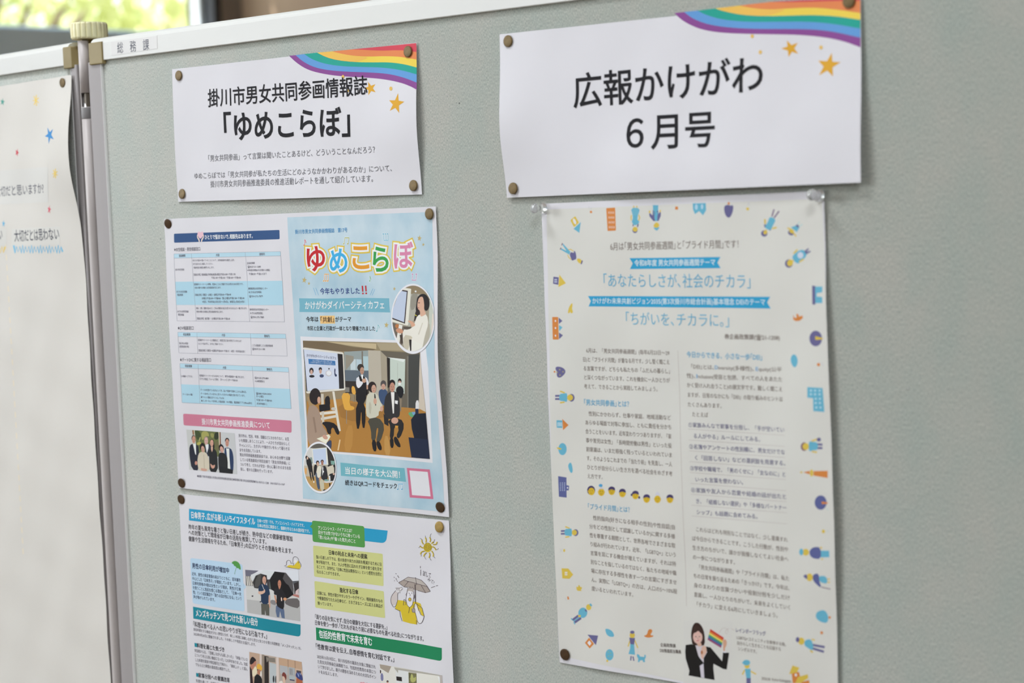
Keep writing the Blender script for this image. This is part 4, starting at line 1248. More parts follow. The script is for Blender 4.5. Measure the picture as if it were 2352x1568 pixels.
# ---------- lower newsletter sheet
NL, NR = (400, 1130, 3.5794), (690, 1170, 3.9405)
CY, TEAL, GRN, LGRN, BOXB, BOXG = (40, 156, 202), (26, 136, 156), (30, 132, 86), (84, 154, 74), (184, 211, 234), (205, 206, 134)
poly(news2, 'heading_bar', PXC, rounded([(434.1, 1167.7), (890.6, 1218.2), (886.5, 1247.5), (434.3, 1194.8)], 0.4, (0, 0, 1, 0)), CY, 1)
T(news2, 'heading_text', NL, 143, 214, 668, 270, 56, '日傘男子､広がる新しいライフスタイル', (234, 238, 242), 0.02)
T(news2, 'heading_text', NL, 687, 248, 1072, 288, 29, '日傘＝女性？それ、アンコンシャス・バイアスです。', (224, 236, 244), 0.012)
T(news2, 'heading_text', NL, 688, 287, 1118, 336, 29, '日傘は性別に関係なく、健康を守るための選択肢です。', (224, 236, 244), 0.012)
BLK(news2, 'body_text', NL, ['昨年の夏も異常な暑さと強い日差しが続き、熱中症などの健康被害増加'], (120, 304), (974, 404), (120, 304), (974, 404), 42, (58, 54, 62), 0.006)
T(news2, 'body_text', NL, 120, 350, 760, 429, 42, 'への対策として環境省が日傘の活用を推奨しています。', (58, 54, 62), 0.006)
T(news2, 'body_text', NL, 121, 402, 976, 507, 42, '健康や生活環境を守るため、｢日傘男子｣の広がりとその意義を考えます。', (58, 54, 62), 0.006)
poly(news2, 'text_box', NL, rounded([(132, 540), (562, 592), (580, 982), (153, 913)], 0.05), BOXB, 1)
poly(news2, 'text_box', NL, [(570, 745), (592, 778), (573, 800)], BOXB, 1)
T(news2, 'heading_text', NL, 150, 624, 453, 667, 44, '男性の日傘利用が増加中', (46, 60, 96), 0.022)
BLK(news2, 'body_text', NL, ['近年、男性の美容意識の高まりとともに、若年層を', '中心とした「日傘男子」が増加しています。しかし、', '日傘利用者の9割は女性という現状。男性が日傘', 'を使うことに抵抗を感じる理由として、「日傘＝女', '性」という固定観念や「周りの目が気になる」という', '声が挙げられています。'], (148, 684), (548, 738), (160, 873), (557, 927), 29, (66, 78, 106), 0.006)
poly(news2, 'drawing', NL, [(473, 575), (500, 562), (530, 575), (546, 605), (549, 640), (535, 632), (527, 622), (516, 626), (506, 608), (494, 606), (488, 590), (478, 588)], LGRN, 4, 1)
stroke(news2, 'drawing', NL, [(510, 622), (502, 650), (498, 672), (503, 672)], 3, LGRN, 4)
poly(news2, 'drawing', NL, [(930, 605), (955, 596), (985, 604), (1005, 580), (1020, 560), (1030, 580), (1042, 605), (1038, 632), (985, 628), (930, 618)], (222, 194, 52), 3, 1)
for pts in ([(905, 606), (925, 600), (922, 570), (940, 556), (958, 566), (960, 585)], [(960, 585), (978, 580), (985, 590), (980, 605)], [(975, 575), (978, 535), (1000, 526), (1022, 545), (1028, 570), (1020, 585)], [(1028, 570), (1044, 590), (1044, 612)], [(915, 612), (960, 622), (1035, 633)]):
    stroke(news2, 'drawing', NL, pts, 3, (88, 74, 80), 5, smooth=2)
poly(news2, 'drawing', NL, [(985, 560), (1000, 552), (1015, 562), (1010, 580), (990, 580)], (232, 228, 228), 4, 1)
# umbrella photograph
U = (555, 1290, 10.453)
items = [((222, 220, 228), [(85, 185), (1400, 190), (1400, 640), (120, 640)]), ((112, 110, 126), [(85, 188), (410, 210), (330, 262), (225, 310), (225, 350), (95, 335)]), ((120, 116, 112), [(95, 335), (225, 345), (290, 580), (105, 570)])]
for x in (118, 160, 206, 250, 282): items.append(((226, 220, 212), [(x, 345), (x + 20, 345), (x + 42, 566), (x + 18, 566)]))
items += [((206, 204, 202), [(108, 575), (420, 600), (1400, 760), (1412, 1430), (130, 1215)]), ((182, 180, 180), [(130, 900), (480, 940), (1000, 980), (1400, 960), (1412, 1430), (140, 1215)]), ((70, 66, 70), [(600, 420), (690, 420), (700, 660), (620, 640)]), ((96, 104, 100), [(672, 480), (720, 500), (720, 668), (672, 640)]), ((90, 92, 98), [(1225, 455), (1375, 440), (1380, 640), (1260, 620)]), ((56, 50, 52), [(1255, 520), (1370, 470), (1372, 740), (1270, 780)]), ((186, 120, 110), [(1280, 770), (1380, 800), (1380, 860), (1200, 800)]), ((214, 190, 190), [(1300, 700), (1368, 640), (1370, 790), (1290, 780)]),
          ((106, 100, 100), [(1060, 900), (1200, 870), (1390, 880), (1395, 1120), (1200, 1080), (1030, 1000)], 1), ((136, 132, 134), [(700, 900), (830, 930), (830, 1050), (690, 1000)], 1),
          ((214, 216, 220), [(225, 305), (440, 250), (520, 210), (420, 195), (600, 200), (800, 225), (680, 400), (610, 420), (480, 280), (330, 330), (280, 460), (240, 430)]), ((222, 224, 232), [(1050, 200), (1370, 195), (1372, 450), (1225, 460), (1075, 262)]),
          # left umbrella and man
          ((58, 56, 56), [(265, 490), (340, 330), (460, 280), (605, 320), (620, 450), (590, 540), (440, 560), (400, 640), (305, 622)]), ((84, 82, 80), [(340, 440), (400, 310), (470, 290), (450, 550), (380, 610), (310, 600)]), ((42, 40, 42), [(500, 330), (600, 320), (620, 450), (590, 520)]),
          ((92, 90, 82), [(470, 1000), (670, 1010), (668, 1290), (590, 1280), (566, 1150), (562, 1270), (480, 1262)]), ((38, 56, 84), [(420, 560), (500, 520), (590, 540), (650, 600), (690, 780), (655, 800), (660, 1020), (468, 1004), (470, 780), (400, 700)], 1), ((214, 172, 150), [(400, 700), (520, 704), (560, 640), (575, 730), (480, 784), (405, 770)], 1), ((212, 164, 142), [(655, 800), (685, 800), (695, 1100), (670, 1090), (650, 950)]), ((52, 42, 42), ell(548, 370, 48, 56)), *face(548, 436, 46, 92, (206, 158, 138)), ((206, 158, 138), [(525, 510), (580, 510), (565, 556)]), ((224, 224, 224), [(488, 540), (498, 540), (545, 660), (534, 660)]), ((42, 38, 44), ell(262, 820, 22, 18)), ((42, 38, 44), ell(452, 958, 18, 14)),
          # right umbrella and person
          ((32, 30, 32), [(675, 420), (795, 228), (1065, 260), (1225, 460), (1250, 780), (1110, 875), (1000, 900), (760, 690), (710, 660)]), ((86, 82, 84), [(990, 400), (1040, 262), (1068, 262), (1225, 462), (1252, 640), (1245, 770)]), ((30, 28, 30), [(990, 460), (1130, 560), (1250, 780), (1110, 875), (980, 860)]),
          ((92, 108, 140), [(830, 1040), (1010, 1120), (1025, 1160), (1040, 1356), (965, 1342), (925, 1180), (905, 1330), (850, 1322), (820, 1180)]), ((38, 36, 40), [(790, 640), (880, 600), (960, 640), (1040, 760), (1080, 860), (1030, 900), (1020, 1140), (940, 1120), (830, 1040), (850, 800), (820, 790), (775, 780)], 1), ((206, 146, 116), [(780, 800), (820, 800), (846, 960), (830, 1000)]), ((210, 150, 112), ell(1045, 890, 42, 36)), ((222, 196, 184), [(945, 840), (975, 860), (980, 940), (950, 940)], 1), ((40, 32, 34), ell(905, 470, 48, 60)), *face(912, 520, 40, 86, (196, 130, 104)), ((196, 130, 104), [(885, 590), (945, 590), (910, 664)])]
photo(news2, 'printed_photo', U, [(85, 186), (1368, 194), (1410, 1421), (139, 1216)], (200, 198, 198), items, 'photograph of two people under black umbrellas')
poly(news2, 'heading_bar', NL, rounded([(155, 940), (1040, 1088), (1040, 1189), (158, 1038)], 0.3, (0, 0, 1, 0)), TEAL, 1)
T(news2, 'heading_text', NL, 180, 1020, 691, 1100, 60, 'メンズキッチンで見つけた新しい自分', (234, 240, 240), 0.02)
T(news2, 'heading_text', NL, 160, 1106, 764, 1205, 46, '｢料理は食べる人への思いやりが形になる行為です｡｣', (58, 54, 62), 0.006)
T(news2, 'body_text', NL, 160, 1138, 1045, 1297, 25, '普段料理をする機会が少ない男性たちが、新しい料理に挑戦しながら学びと気づきを得た料理教室「メンズキッチン」が、', (96, 90, 100))
T(news2, 'body_text', NL, 162, 1176, 672, 1266, 25, '2025年9月20日に開催されました。その楽しさや発見をお届けします。', (96, 90, 100))
for q, x0, y0, x1, y1, s in (([(167, 1238), (188, 1241), (190, 1274), (169, 1270)], 190, 1277, 415, 1314, '料理を通じた気づき'), ([(180, 1484), (200, 1488), (202, 1519), (182, 1515)], 202, 1522, 459, 1566, '家事分担への意識改革')):
    poly(news2, 'heading_bar', NL, q, TEAL, 1)
    T(news2, 'heading_text', NL, x0, y0, x1, y1, 38, s, (58, 54, 62), 0.016)
BLK(news2, 'body_text', NL, ['参加者からは、「苦戦しながらも楽しかった」「栄養バランス', 'について考える良い機会になった」との声がありました。完成', 'した料理を家族や参加者同士で味わい、「美味しい！」と喜ん', 'でもらえた瞬間の達成感は格別でした。'], (168, 1312), (604, 1390), (176, 1428), (606, 1507), 27, (96, 90, 100))
BLK(news2, 'body_text', NL, ['料理を通して、日常生活を支えている家事に目を向ける', '参加者の姿が見られました。'], (181, 1562), (600, 1640), (183, 1602), (604, 1680), 27, (96, 90, 100))
# kitchen photograph (runs on below the frame)
K = (560, 1480, 15.68)
items = [((192, 160, 138), [(200, 255), (580, 310), (600, 1400), (230, 1500)]), ((214, 196, 188), [(575, 310), (650, 330), (680, 2400), (600, 2400)]), ((150, 134, 120), [(650, 330), (745, 370), (770, 2400), (680, 2400)]), ((50, 42, 40), [(745, 400), (900, 430), (930, 2400), (770, 2400)]), ((136, 126, 116), [(800, 440), (1130, 480), (1140, 640), (930, 620), (900, 560), (830, 640)]), ((186, 192, 196), [(930, 640), (1175, 700), (1180, 2400), (940, 2400)]), ((60, 62, 66), ell(1075, 1240, 32, 130)), ((60, 62, 66), ell(1155, 1250, 26, 130)),
         ((218, 200, 192), [(1170, 440), (1260, 460), (1300, 2400), (1185, 2400)]), ((196, 160, 132), [(1260, 470), (2085, 620), (2110, 1000), (1290, 740)]), ((150, 118, 98), [(1585, 530), (1605, 534), (1612, 800), (1592, 796)]), ((150, 118, 98), [(1838, 575), (1858, 579), (1866, 850), (1846, 846)]), ((178, 178, 182), [(1300, 735), (1585, 790), (1590, 1090), (1310, 1040)]), ((170, 172, 176), [(1610, 795), (1845, 845), (1850, 1140), (1620, 1090)]), ((110, 104, 104), [(1662, 850), (1682, 855), (1690, 1080), (1670, 1076)]), ((110, 104, 104), [(1722, 860), (1742, 865), (1750, 1090), (1730, 1086)]),
         ((180, 168, 160), [(1300, 1050), (1850, 1150), (1880, 2400), (1310, 2400)]), ((170, 180, 186), [(1630, 1110), (1850, 1150), (1850, 1250), (1640, 1240)]), ((56, 60, 90), [(1655, 1240), (1830, 1270), (1830, 1310), (1660, 1280)]), ((206, 176, 154), [(1860, 850), (2110, 900), (2120, 1100), (1870, 1000)]), ((80, 70, 76), [(1900, 915), (2070, 950), (2070, 1030), (1905, 1000)]),
         ((52, 34, 38), [(215, 760), (290, 900), (340, 1400), (340, 2400), (220, 2400)]), ((46, 38, 40), [(215, 560), (300, 415), (400, 480), (455, 570), (400, 640), (330, 700), (220, 720)], 1), ((188, 124, 102), [(240, 720), (330, 690), (400, 590), (455, 590), (440, 760), (380, 780), (350, 880), (300, 920), (240, 800)], 1), ((230, 216, 186), [(340, 880), (430, 760), (480, 900), (480, 1040), (330, 1190), (300, 1000)], 1),
         ((186, 124, 96), [(480, 880), (600, 900), (640, 950), (590, 1100), (500, 1060)], 1), ((232, 176, 66), [(470, 800), (480, 710), (560, 672), (650, 760), (670, 860), (650, 950), (560, 870), (480, 900)], 1), ((34, 32, 34), [(360, 1200), (480, 1040), (580, 1110), (640, 1180), (670, 1300), (680, 2400), (360, 2400)], 1), ((40, 36, 38), ell(494, 905, 14, 34)), ((228, 222, 214), [(600, 960), (640, 950), (660, 1160), (590, 1080)], 1),
         ((126, 62, 56), [(1375, 1100), (1400, 1010), (1460, 980), (1540, 1090), (1540, 1230), (1500, 1310), (1440, 1140), (1400, 1150)], 1), ((216, 182, 160), [(1390, 1150), (1440, 1120), (1510, 1240), (1500, 1380), (1420, 1380)], 1), ((228, 220, 212), [(1250, 1350), (1380, 1280), (1420, 1400), (1560, 1360), (1600, 2400), (1250, 2400)], 1), ((180, 100, 66), [(1870, 1180), (2000, 1200), (2130, 1280), (2200, 2400), (1880, 2400)], 1), ((58, 66, 124), [(1870, 1080), (1910, 990), (2010, 990), (2100, 1080), (2135, 1290), (2060, 1280), (1960, 1220), (1880, 1150)], 1), ((132, 150, 196), [(1920, 1020), (1960, 1010), (2010, 1130), (1980, 1180)], 1), ((140, 156, 200), [(2010, 1000), (2050, 1040), (2060, 1100), (2030, 1090)], 1)]
photo(news2, 'printed_photo', K, [(200, 256), (2086, 622), (2215, 2420), (262, 2040)], (190, 170, 156), items, 'photograph of people cooking in a kitchen')
# right half
poly(news2, 'text_box', NR, rounded([(105, 98), (578, 150), (585, 344), (112, 290)], 0.10), LGRN, 2)
poly(news2, 'text_box', NR, [(108, 130), (86, 152), (110, 175)], LGRN, 2)
for x0, y0, x1, y1, s in ((163, 180, 470, 208, 'アンコンシャス・バイアスとは？'), (165, 221, 540, 261, '自分では気づかないうちに持っている'), (167, 265, 500, 303, '｢思い込み｣や｢偏った見方｣のこと')):
    T(news2, 'heading_text', NR, x0, y0, x1, y1, 34, s, (232, 238, 226), 0.014)
poly(news2, 'text_box', NR, rounded([(115, 325), (745, 400), (753, 692), (125, 605)], 0.04), BOXG, 1)
poly(news2, 'text_box', NR, rounded([(127, 645), (755, 738), (767, 981), (135, 886)], 0.05), BOXG, 1)
T(news2, 'heading_text', NR, 260, 407, 608, 447, 42, '日傘の利点と未来への提案', (62, 60, 50), 0.018)
BLK(news2, 'body_text', NR, ['強い日差しの下では、肌の負担や体力の消耗を軽減するために日', '傘が有効です。また、大人が性別に囚われず日傘を使う姿を見せ', 'ることで、次世代に「日傘に性別は関係ない」という感覚を自然と', '伝えることができます。'], (143, 442), (735, 511), (150, 576), (738, 648), 32, (76, 74, 62), 0.005)
T(news2, 'heading_text', NR, 357, 748, 527, 770, 44, '進化する日傘', (62, 60, 50), 0.018)
BLK(news2, 'body_text', NR, ['店頭には、男性が選びやすいカラーやデザイン、晴雨兼用のもの', 'や軽量型折りたたみ日傘など、さまざまなニーズに応える商品が', '揃っています。'], (152, 768), (745, 844), (157, 860), (749, 938), 32, (76, 74, 62), 0.005)
T(news2, 'body_text', NR, 135, 990, 786, 1087, 44, '｢周りの目を気にせず､自分の健康を大切にする選択を｡｣', (62, 58, 66), 0.006)
T(news2, 'body_text', NR, 135, 1043, 1116, 1192, 44, '日傘を使う一歩が､｢だれもがあたり前に必要なものを選べる社会｣につながります。', (62, 58, 66), 0.006)
poly(news2, 'heading_bar', NR, rounded([(140, 1065), (1280, 1252), (1281, 1371), (145, 1180)], 0.26, (0, 0, 1, 0)), GRN, 1)
T(news2, 'heading_text', NR, 170, 1158, 652, 1233, 70, '包括的性教育で未来を育む', (230, 240, 234), 0.022)
T(news2, 'body_text', NR, 143, 1260, 850, 1380, 50, '｢性教育は愛を伝え､自尊感情を育む対話です｡｣', (62, 58, 66), 0.008)
BLK(news2, 'body_text', NR, ['2025年11月19日に、掛川市役所の職員を対象に開催され', 'た男女共同参画企画講座では、包括的性教育の本質につ', 'いて学びました。親子の関係を深めるための大切なポイン', 'トをお伝えします。'], (152, 1344), (682, 1440), (163, 1481), (688, 1580), 33, (98, 92, 102))
for x, y in ((560, 1585), (592, 1590)):
    poly(news2, 'drawing', NR, [(x, y + 30), (x - 20, y), (x - 20, y - 20), (x - 8, y - 28), (x, y - 18), (x + 8, y - 28), (x + 20, y - 20), (x + 20, y)], (226, 150, 160), 3, 2)
# seminar photograph
G = (860, 1500, 12.379)
items = [((226, 222, 216), [(150, 300), (560, 380), (640, 640), (650, 2000), (200, 2000)]), ((170, 156, 142), [(150, 300), (480, 370), (400, 560), (170, 420)]), ((222, 222, 222), [(600, 430), (980, 500), (1000, 2000), (660, 2000)]), ((176, 170, 160), [(560, 400), (1930, 610), (1930, 660), (1200, 560), (680, 470), (670, 560)]), ((226, 222, 214), [(1200, 550), (1850, 640), (1850, 2000), (1210, 2000)]), ((190, 180, 176), [(1850, 620), (1940, 630), (1960, 2000), (1870, 2000)]), ((236, 234, 232), [(1800, 660), (1860, 670), (1880, 1000), (1830, 760)]), ((120, 116, 80), [(970, 540), (1200, 570), (1215, 1100), (990, 1100)]), ((178, 178, 106), [(1040, 590), (1090, 590), (1120, 720), (1180, 640), (1190, 780), (1080, 840), (1020, 760)], 1), ((90, 86, 60), [(1000, 560), (1030, 570), (1030, 700), (1000, 690)]),
         ((42, 36, 36), [(622, 652), (778, 672), (788, 794), (634, 770)]), ((124, 124, 166), [(178, 560), (250, 570), (262, 780), (184, 780)], 1), ((60, 42, 44), ell(172, 520, 20, 50)), ((60, 42, 44), ell(376, 800, 30, 34)), ((200, 150, 130), ell(376, 830, 22, 30)), ((226, 220, 220), [(200, 820), (500, 860), (700, 900), (760, 2000), (200, 2000)], 1)]
photo(news2, 'printed_photo', G, [(150, 306), (1926, 624), (2020, 2300), (235, 1960)], (210, 204, 198), items, 'photograph of a seminar room')
# drawn sun and man with umbrella
Q = (880, 1200, 6.0308)
YEL, LN, GR = (216, 188, 44), (84, 70, 76), (168, 154, 146)
for pts in ([(560, 300), (535, 260), (540, 235), (505, 212)], [(590, 275), (600, 240), (585, 205), (578, 178)], [(648, 268), (660, 235), (645, 200), (650, 160), (665, 150)], [(668, 290), (700, 262), (690, 280), (710, 228)], [(690, 300), (735, 305), (748, 265)], [(675, 335), (705, 335), (735, 380), (762, 352)], [(672, 390), (700, 430), (692, 470), (715, 488)], [(640, 415), (650, 450), (635, 485), (662, 520)], [(600, 415), (570, 440), (565, 470), (590, 508)], [(572, 392), (525, 405), (520, 440), (522, 464)], [(560, 350), (525, 340), (512, 318), (488, 345)]):
    stroke(news2, 'drawing', Q, pts[:3] if len(pts) > 3 else pts, 17, YEL, 3, smooth=2)
    stroke(news2, 'drawing', Q, np.array(pts) + np.array([7, 2]), 5, LN, 4, smooth=2)
poly(news2, 'drawing', Q, ell(618, 342, 58, 66), YEL, 5)
t_ = np.linspace(0, 6.28 * 3.1, 70)
stroke(news2, 'drawing', Q, np.stack([616 + (5 + 2.45 * t_) * np.cos(t_), 340 + (6 + 2.95 * t_) * np.sin(t_)], 1), 6, (92, 74, 40), 6)
for a, b in (((518, 600), (518, 630)), ((521, 650), (521, 732)), ((175, 700), (183, 712)), ((200, 730), (220, 762)), ((152, 750), (158, 762)), ((176, 768), (190, 792)), ((155, 800), (160, 808)), ((190, 800), (202, 815)), ((665, 900), (722, 880)), ((735, 876), (760, 868))):
    stroke(news2, 'drawing', Q, [a, b], 7, LN, 3)
T(news2, 'drawing', Q, 550, 735, 660, 768, 74, '試して', LN, 0, 4)
T(news2, 'drawing', Q, 615, 800, 700, 858, 60, 'みて!', LN, 0, 4)
poly(news2, 'drawing', Q, [(215, 830), (280, 790), (345, 752), (450, 765), (530, 795), (605, 870), (655, 950), (590, 968), (520, 948), (440, 930), (340, 895), (290, 888)], GR, 2)
poly(news2, 'drawing', Q, [(290, 795), (345, 752), (450, 765), (530, 795), (610, 880), (540, 862), (440, 832)], (186, 176, 170), 3)
for pts in ([(215, 830), (285, 790), (345, 752), (450, 768), (530, 795), (605, 870), (655, 950)], [(215, 830), (290, 888), (350, 815)], [(290, 888), (340, 895)], [(655, 950), (590, 970), (530, 870)], [(590, 970), (480, 938)], [(285, 795), (440, 835), (610, 885), (650, 945)], [(448, 755), (466, 860)]):
    stroke(news2, 'drawing', Q, pts, 6, LN, 5)
poly(news2, 'drawing', Q, [(205, 1070), (290, 1080), (340, 1110), (440, 1090), (520, 1120), (572, 1300), (530, 1280), (500, 1190), (470, 1410), (380, 1395), (275, 1365), (245, 1230), (165, 1190)], YEL, 2)
poly(news2, 'drawing', Q, [(160, 950), (205, 960), (195, 1030), (205, 1080), (165, 1140), (110, 1140), (102, 1040)], (206, 194, 192), 2, 1)
stroke(news2, 'drawing', Q, [(175, 940), (110, 1020), (105, 1110), (160, 1190), (205, 1080), (198, 1000), (215, 960)], 6, LN, 5, smooth=2)
poly(news2, 'drawing', Q, [(170, 905), (230, 890), (265, 900), (262, 930), (225, 980), (180, 945)], (222, 216, 218), 3, 1)
for pts in ([(172, 905), (230, 905), (262, 892), (268, 920), (230, 945), (232, 975)], [(190, 905), (188, 935)], [(208, 905), (206, 940)], [(225, 905), (224, 940)]): stroke(news2, 'drawing', Q, pts, 5, LN, 5)
poly(news2, 'drawing', Q, [(338, 940), (420, 945), (425, 1060), (405, 1140), (370, 1175), (335, 1140), (318, 1060)], (226, 222, 228), 6, 1)
poly(news2, 'drawing', Q, [(335, 945), (345, 900), (360, 920), (375, 890), (385, 915), (405, 895), (428, 930), (420, 960), (375, 945)], (188, 176, 170), 7)
for pts in ([(335, 945), (318, 1060), (335, 1140), (370, 1178), (408, 1135), (428, 1010), (420, 950)], [(335, 970), (318, 990), (325, 1020)], [(430, 1000), (438, 1030), (428, 1050)], [(335, 945), (345, 900), (358, 918), (375, 885), (388, 912), (408, 892), (425, 925)], [(355, 968), (368, 985)], [(395, 965), (402, 985)], [(375, 985), (378, 1010), (368, 1015)], [(290, 1062), (310, 1070), (318, 1130), (282, 1142), (290, 1062)], [(365, 1178), (355, 1250)], [(230, 1215), (240, 1290), (265, 1362)], [(165, 1190), (235, 1222)], [(430, 1135), (455, 1110)], [(450, 850), (452, 1110)], [(440, 850), (444, 1100)]):
    stroke(news2, 'drawing', Q, pts, 6, LN, 8)
poly(news2, 'drawing', Q, ell(372, 1062, 20, 24), (206, 176, 60), 8)
stroke(news2, 'drawing', Q, ell(372, 1062, 20, 24, 0, 16), 5, LN, 9, closed=True)
poly(news2, 'drawing', Q, [(430, 1130), (460, 1120), (500, 1250), (560, 1300), (545, 1370), (510, 1400), (475, 1380), (450, 1260)], (226, 222, 226), 6, 1)
stroke(news2, 'drawing', Q, [(455, 1115), (540, 1180), (572, 1300), (525, 1275), (490, 1190), (468, 1130)], 6, LN, 8)
stroke(news2, 'drawing', Q, [(570, 1300), (550, 1370), (515, 1402), (480, 1380), (455, 1270), (440, 1220)], 6, LN, 8, smooth=2)
stroke(news2, 'drawing', Q, [(462, 1350), (466, 1410)], 6, LN, 8)
poly(news2, 'drawing', Q, ell(425, 1212, 26, 34), GR, 7)
for pts in ([(430, 1130), (420, 1180), (440, 1200)], [(445, 1130), (430, 1190)], [(400, 1190), (405, 1235), (440, 1245)]): stroke(news2, 'drawing', Q, pts, 5, LN, 9)

# ---------- cream poster
PT, PM, PR_, PB, PL = (1210, 420, 3.3127), (1250, 780, 3.9212), (1540, 780, 3.9211), (1540, 1150, 3.75), (1260, 1150, 3.75)
CREAM = noise_mat('cream_print', alb((212, 210, 205)), alb((214, 211, 206)), 5, rough=0.55, spec=0.22)
BROWN, CYT, PUR, PCY, PYE, POR = (128, 114, 108), (92, 168, 206), (104, 100, 146), (100, 176, 204), (216, 186, 74), (214, 130, 62)
poly(poster, 'cream_print', PXC, [(1255.5, 481), (1888, 456), (1905, 900), (1916, 1200), (1926, 1640), (1286, 1505.5), (1270, 1180), (1262, 800)], (212, 209, 205), 0, mat=CREAM)
T(poster, 'heading_text', PT, 637, 514, 1612, 495, 62, '6月は｢男女共同参画週間｣と｢プライド月間｣です！', BROWN, 0)
poly(poster, 'ribbon', PT, [(782, 572), (1473, 563), (1451, 606), (1475, 648), (785, 655), (806, 612)], (48, 158, 206), 1)
T(poster, 'heading_text', PT, 820, 633, 1436, 627, 48, '令和8年度 男女共同参画週間テーマ', (208, 226, 238), 0.02)
T(poster, 'heading_text', PT, 588, 792, 1703, 802, 104, '「あなたらしさが､社会のチカラ」', (102, 174, 208), 0)
poly(poster, 'ribbon', PT, [(465, 860), (1852, 866), (1829, 908), (1856, 955), (470, 939), (488, 898)], (48, 158, 206), 1)
T(poster, 'heading_text', PT, 500, 919, 1816, 930, 46, 'かけがわ未来共創ビジョン2035(第3次掛川市総合計画)基本理念 DEIのテーマ', (208, 226, 238), 0.016)
T(poster, 'heading_text', PT, 757, 1080, 1540, 1097, 100, '「ちがいを､チカラに｡」', (112, 178, 208), 0)
T(poster, 'body_text', PT, 1505, 1187, 1926, 1198, 40, '㉄企画政策課(☎21-1208)', BROWN, 0.008)
BLK(poster, 'body_text', PM, ['　6月は、「男女共同参画週間」(毎年6月23日～29', '日)と「プライド月間」が重なる月です。少し堅く聞こえ', 'る言葉ですが、どちらも私たちの「ふだんの暮らし」', 'と深くつながっています。これを機会に一人ひとりが', '考えて、できることから実践してみましょう。'], (344, 116), (1128, 141), (360, 440), (1136, 470), 43, BROWN)
T(poster, 'heading_text', PM, 362, 588, 766, 607, 54, '｢男女共同参画｣とは？', CYT, 0.012)
BLK(poster, 'body_text', PM, ['　性別にかかわらず、仕事や家庭、地域活動など', 'あらゆる場面で対等に参加し、ともに責任を分かち', '合うことをいいます。近年変わりつつありますが、「家', '事や育児は女性」「長時間労働は男性」といった役', '割意識は、いまだ根強く残っているといわれていま', 'す。そのようなこれまでの「当たり前」を見直し、一人', 'ひとりが自分らしい生き方を選べる社会をめざす考', 'え方です。'], (366, 684), (1143, 724), (388, 1247), (1158, 1312), 43, BROWN)
T(poster, 'heading_text', PM, 397, 1525, 773, 1557, 52, '｢プライド月間｣とは？', CYT, 0.006)
BLK(poster, 'body_text', PL, ['　性的指向(好きになる相手の性別)や性自認(自', '分をどの性別として認識しているか)に関する多様', '性を尊重する期間として、世界各地でさまざまな取', 'り組みが行われています。近年、「LGBTQ+」という', '言葉を耳にする機会が増えていますが、それは特', '別なことを指しているのではなく、私たちの地域や職', '場に存在する多様性を表す一つの言葉にすぎませ', 'ん。実際に「LGBTQ+」の方は、人口の5～10%程', '度いるといわれています。'], (349, 160), (1088, 248), (372, 773), (1110, 880), 41, BROWN)
stroke(poster, 'column_rule', PXC, [(1557, 805), (1563, 1000), (1569, 1180), (1577, 1392)], 0.8, (186, 174, 170), 2)
T(poster, 'heading_text', PR_, 147, 158, 826, 186, 54, '今日からできる、小さな一歩｢DEI｣', CYT, 0.012)
BL_ = (128, 172, 210)
for x0, y0, x1, y1, s, c in ((190, 262, 392, 270, '｢DEI｣とは、', BROWN), (400, 268, 428, 270, 'D', BL_), (432, 271, 752, 283, 'iversity(多様性)、', BROWN), (768, 282, 792, 284, 'E', BL_), (796, 284, 1003, 291, 'quity(公平', BROWN), (147, 344, 224, 348, '性)、', BROWN), (234, 348, 244, 349, 'I', BL_), (250, 349, 1006, 380, 'nclusion(受容と包摂、すべての人をあたた', BROWN)):
    T(poster, 'body_text', PR_, x0, y0, x1, y1, 44, s, c, 0 if c == BROWN else 0.02)
BLK(poster, 'body_text', PR_, ['かく受け入れ合うこと)の頭文字です。難しく聞こえ', 'ますが、日常のなかにも「DEI」の取り組みのヒントは', 'たくさんあります。', '　たとえば'], (148, 428), (1008, 468), (158, 690), (1020, 735), 44, BROWN)
LST = ['①家族みんなで家事を分担し、「手が空いてい', '　る人がやる」ルールにしてみる。', '②名簿やアンケートの性別欄に、男女だけでな', '　く「回答しない」などの選択肢を用意する。', '③学校や職場で、「男のくせに」「女なのに」と', '　いった言葉を使わない。', '④家族や友人から恋愛や結婚の話が出たと', '　き、「結婚しない選択」や「多様なパートナー', '　シップ」も話題に含めてみる。']
BLK(poster, 'list_text', PR_, LST, (160, 786), (1026, 834), (192, 1568), (1050, 1636), 44, (98, 94, 134))
for i in range(9):
    a = np.array((160, 804)) + (np.array((192, 1586)) - np.array((160, 804))) * i / 8
    b = np.array((1026, 860)) + (np.array((1052, 1658)) - np.array((1026, 860))) * i / 8
    stroke(poster, 'list_rule', PR_, [a, (a + b) / 2, b], 3.0, (188, 176, 174), 2)
BLK(poster, 'body_text', PB, ['　これらはどれも特別なことではなく、少し意識すれ', 'ば今日からできることです。こうした行動が、性別や', '生き方のちがいで、誰かが我慢しなくてよい社会へ', 'の一歩につながります。', '　「男女共同参画週間」や「プライド月間」は、私た', 'ちの日常を振り返るための「きっかけ」です。今年は、', '身のまわりの言葉づかいや役割分担を少しだけ', '意識し、一人ひとりのちがいで、未来をよくしていく', '「チカラ」に変える6月にしていきましょう。'], (184, 260), (1010, 356), (206, 906), (1036, 1023), 42, BROWN)
T(poster, 'body_text', PL, 965, 1254, 1098, 1264, 32, '企画政策課', (100, 88, 84), 0.012)
T(poster, 'body_text', PL, 962, 1302, 1144, 1316, 32, 'DEI推進担当職員', (100, 88, 84), 0.012)
T(poster, 'body_text', PB, 566, 1130, 822, 1162, 38, 'レインボーフラッグ', (104, 98, 140), 0.008)
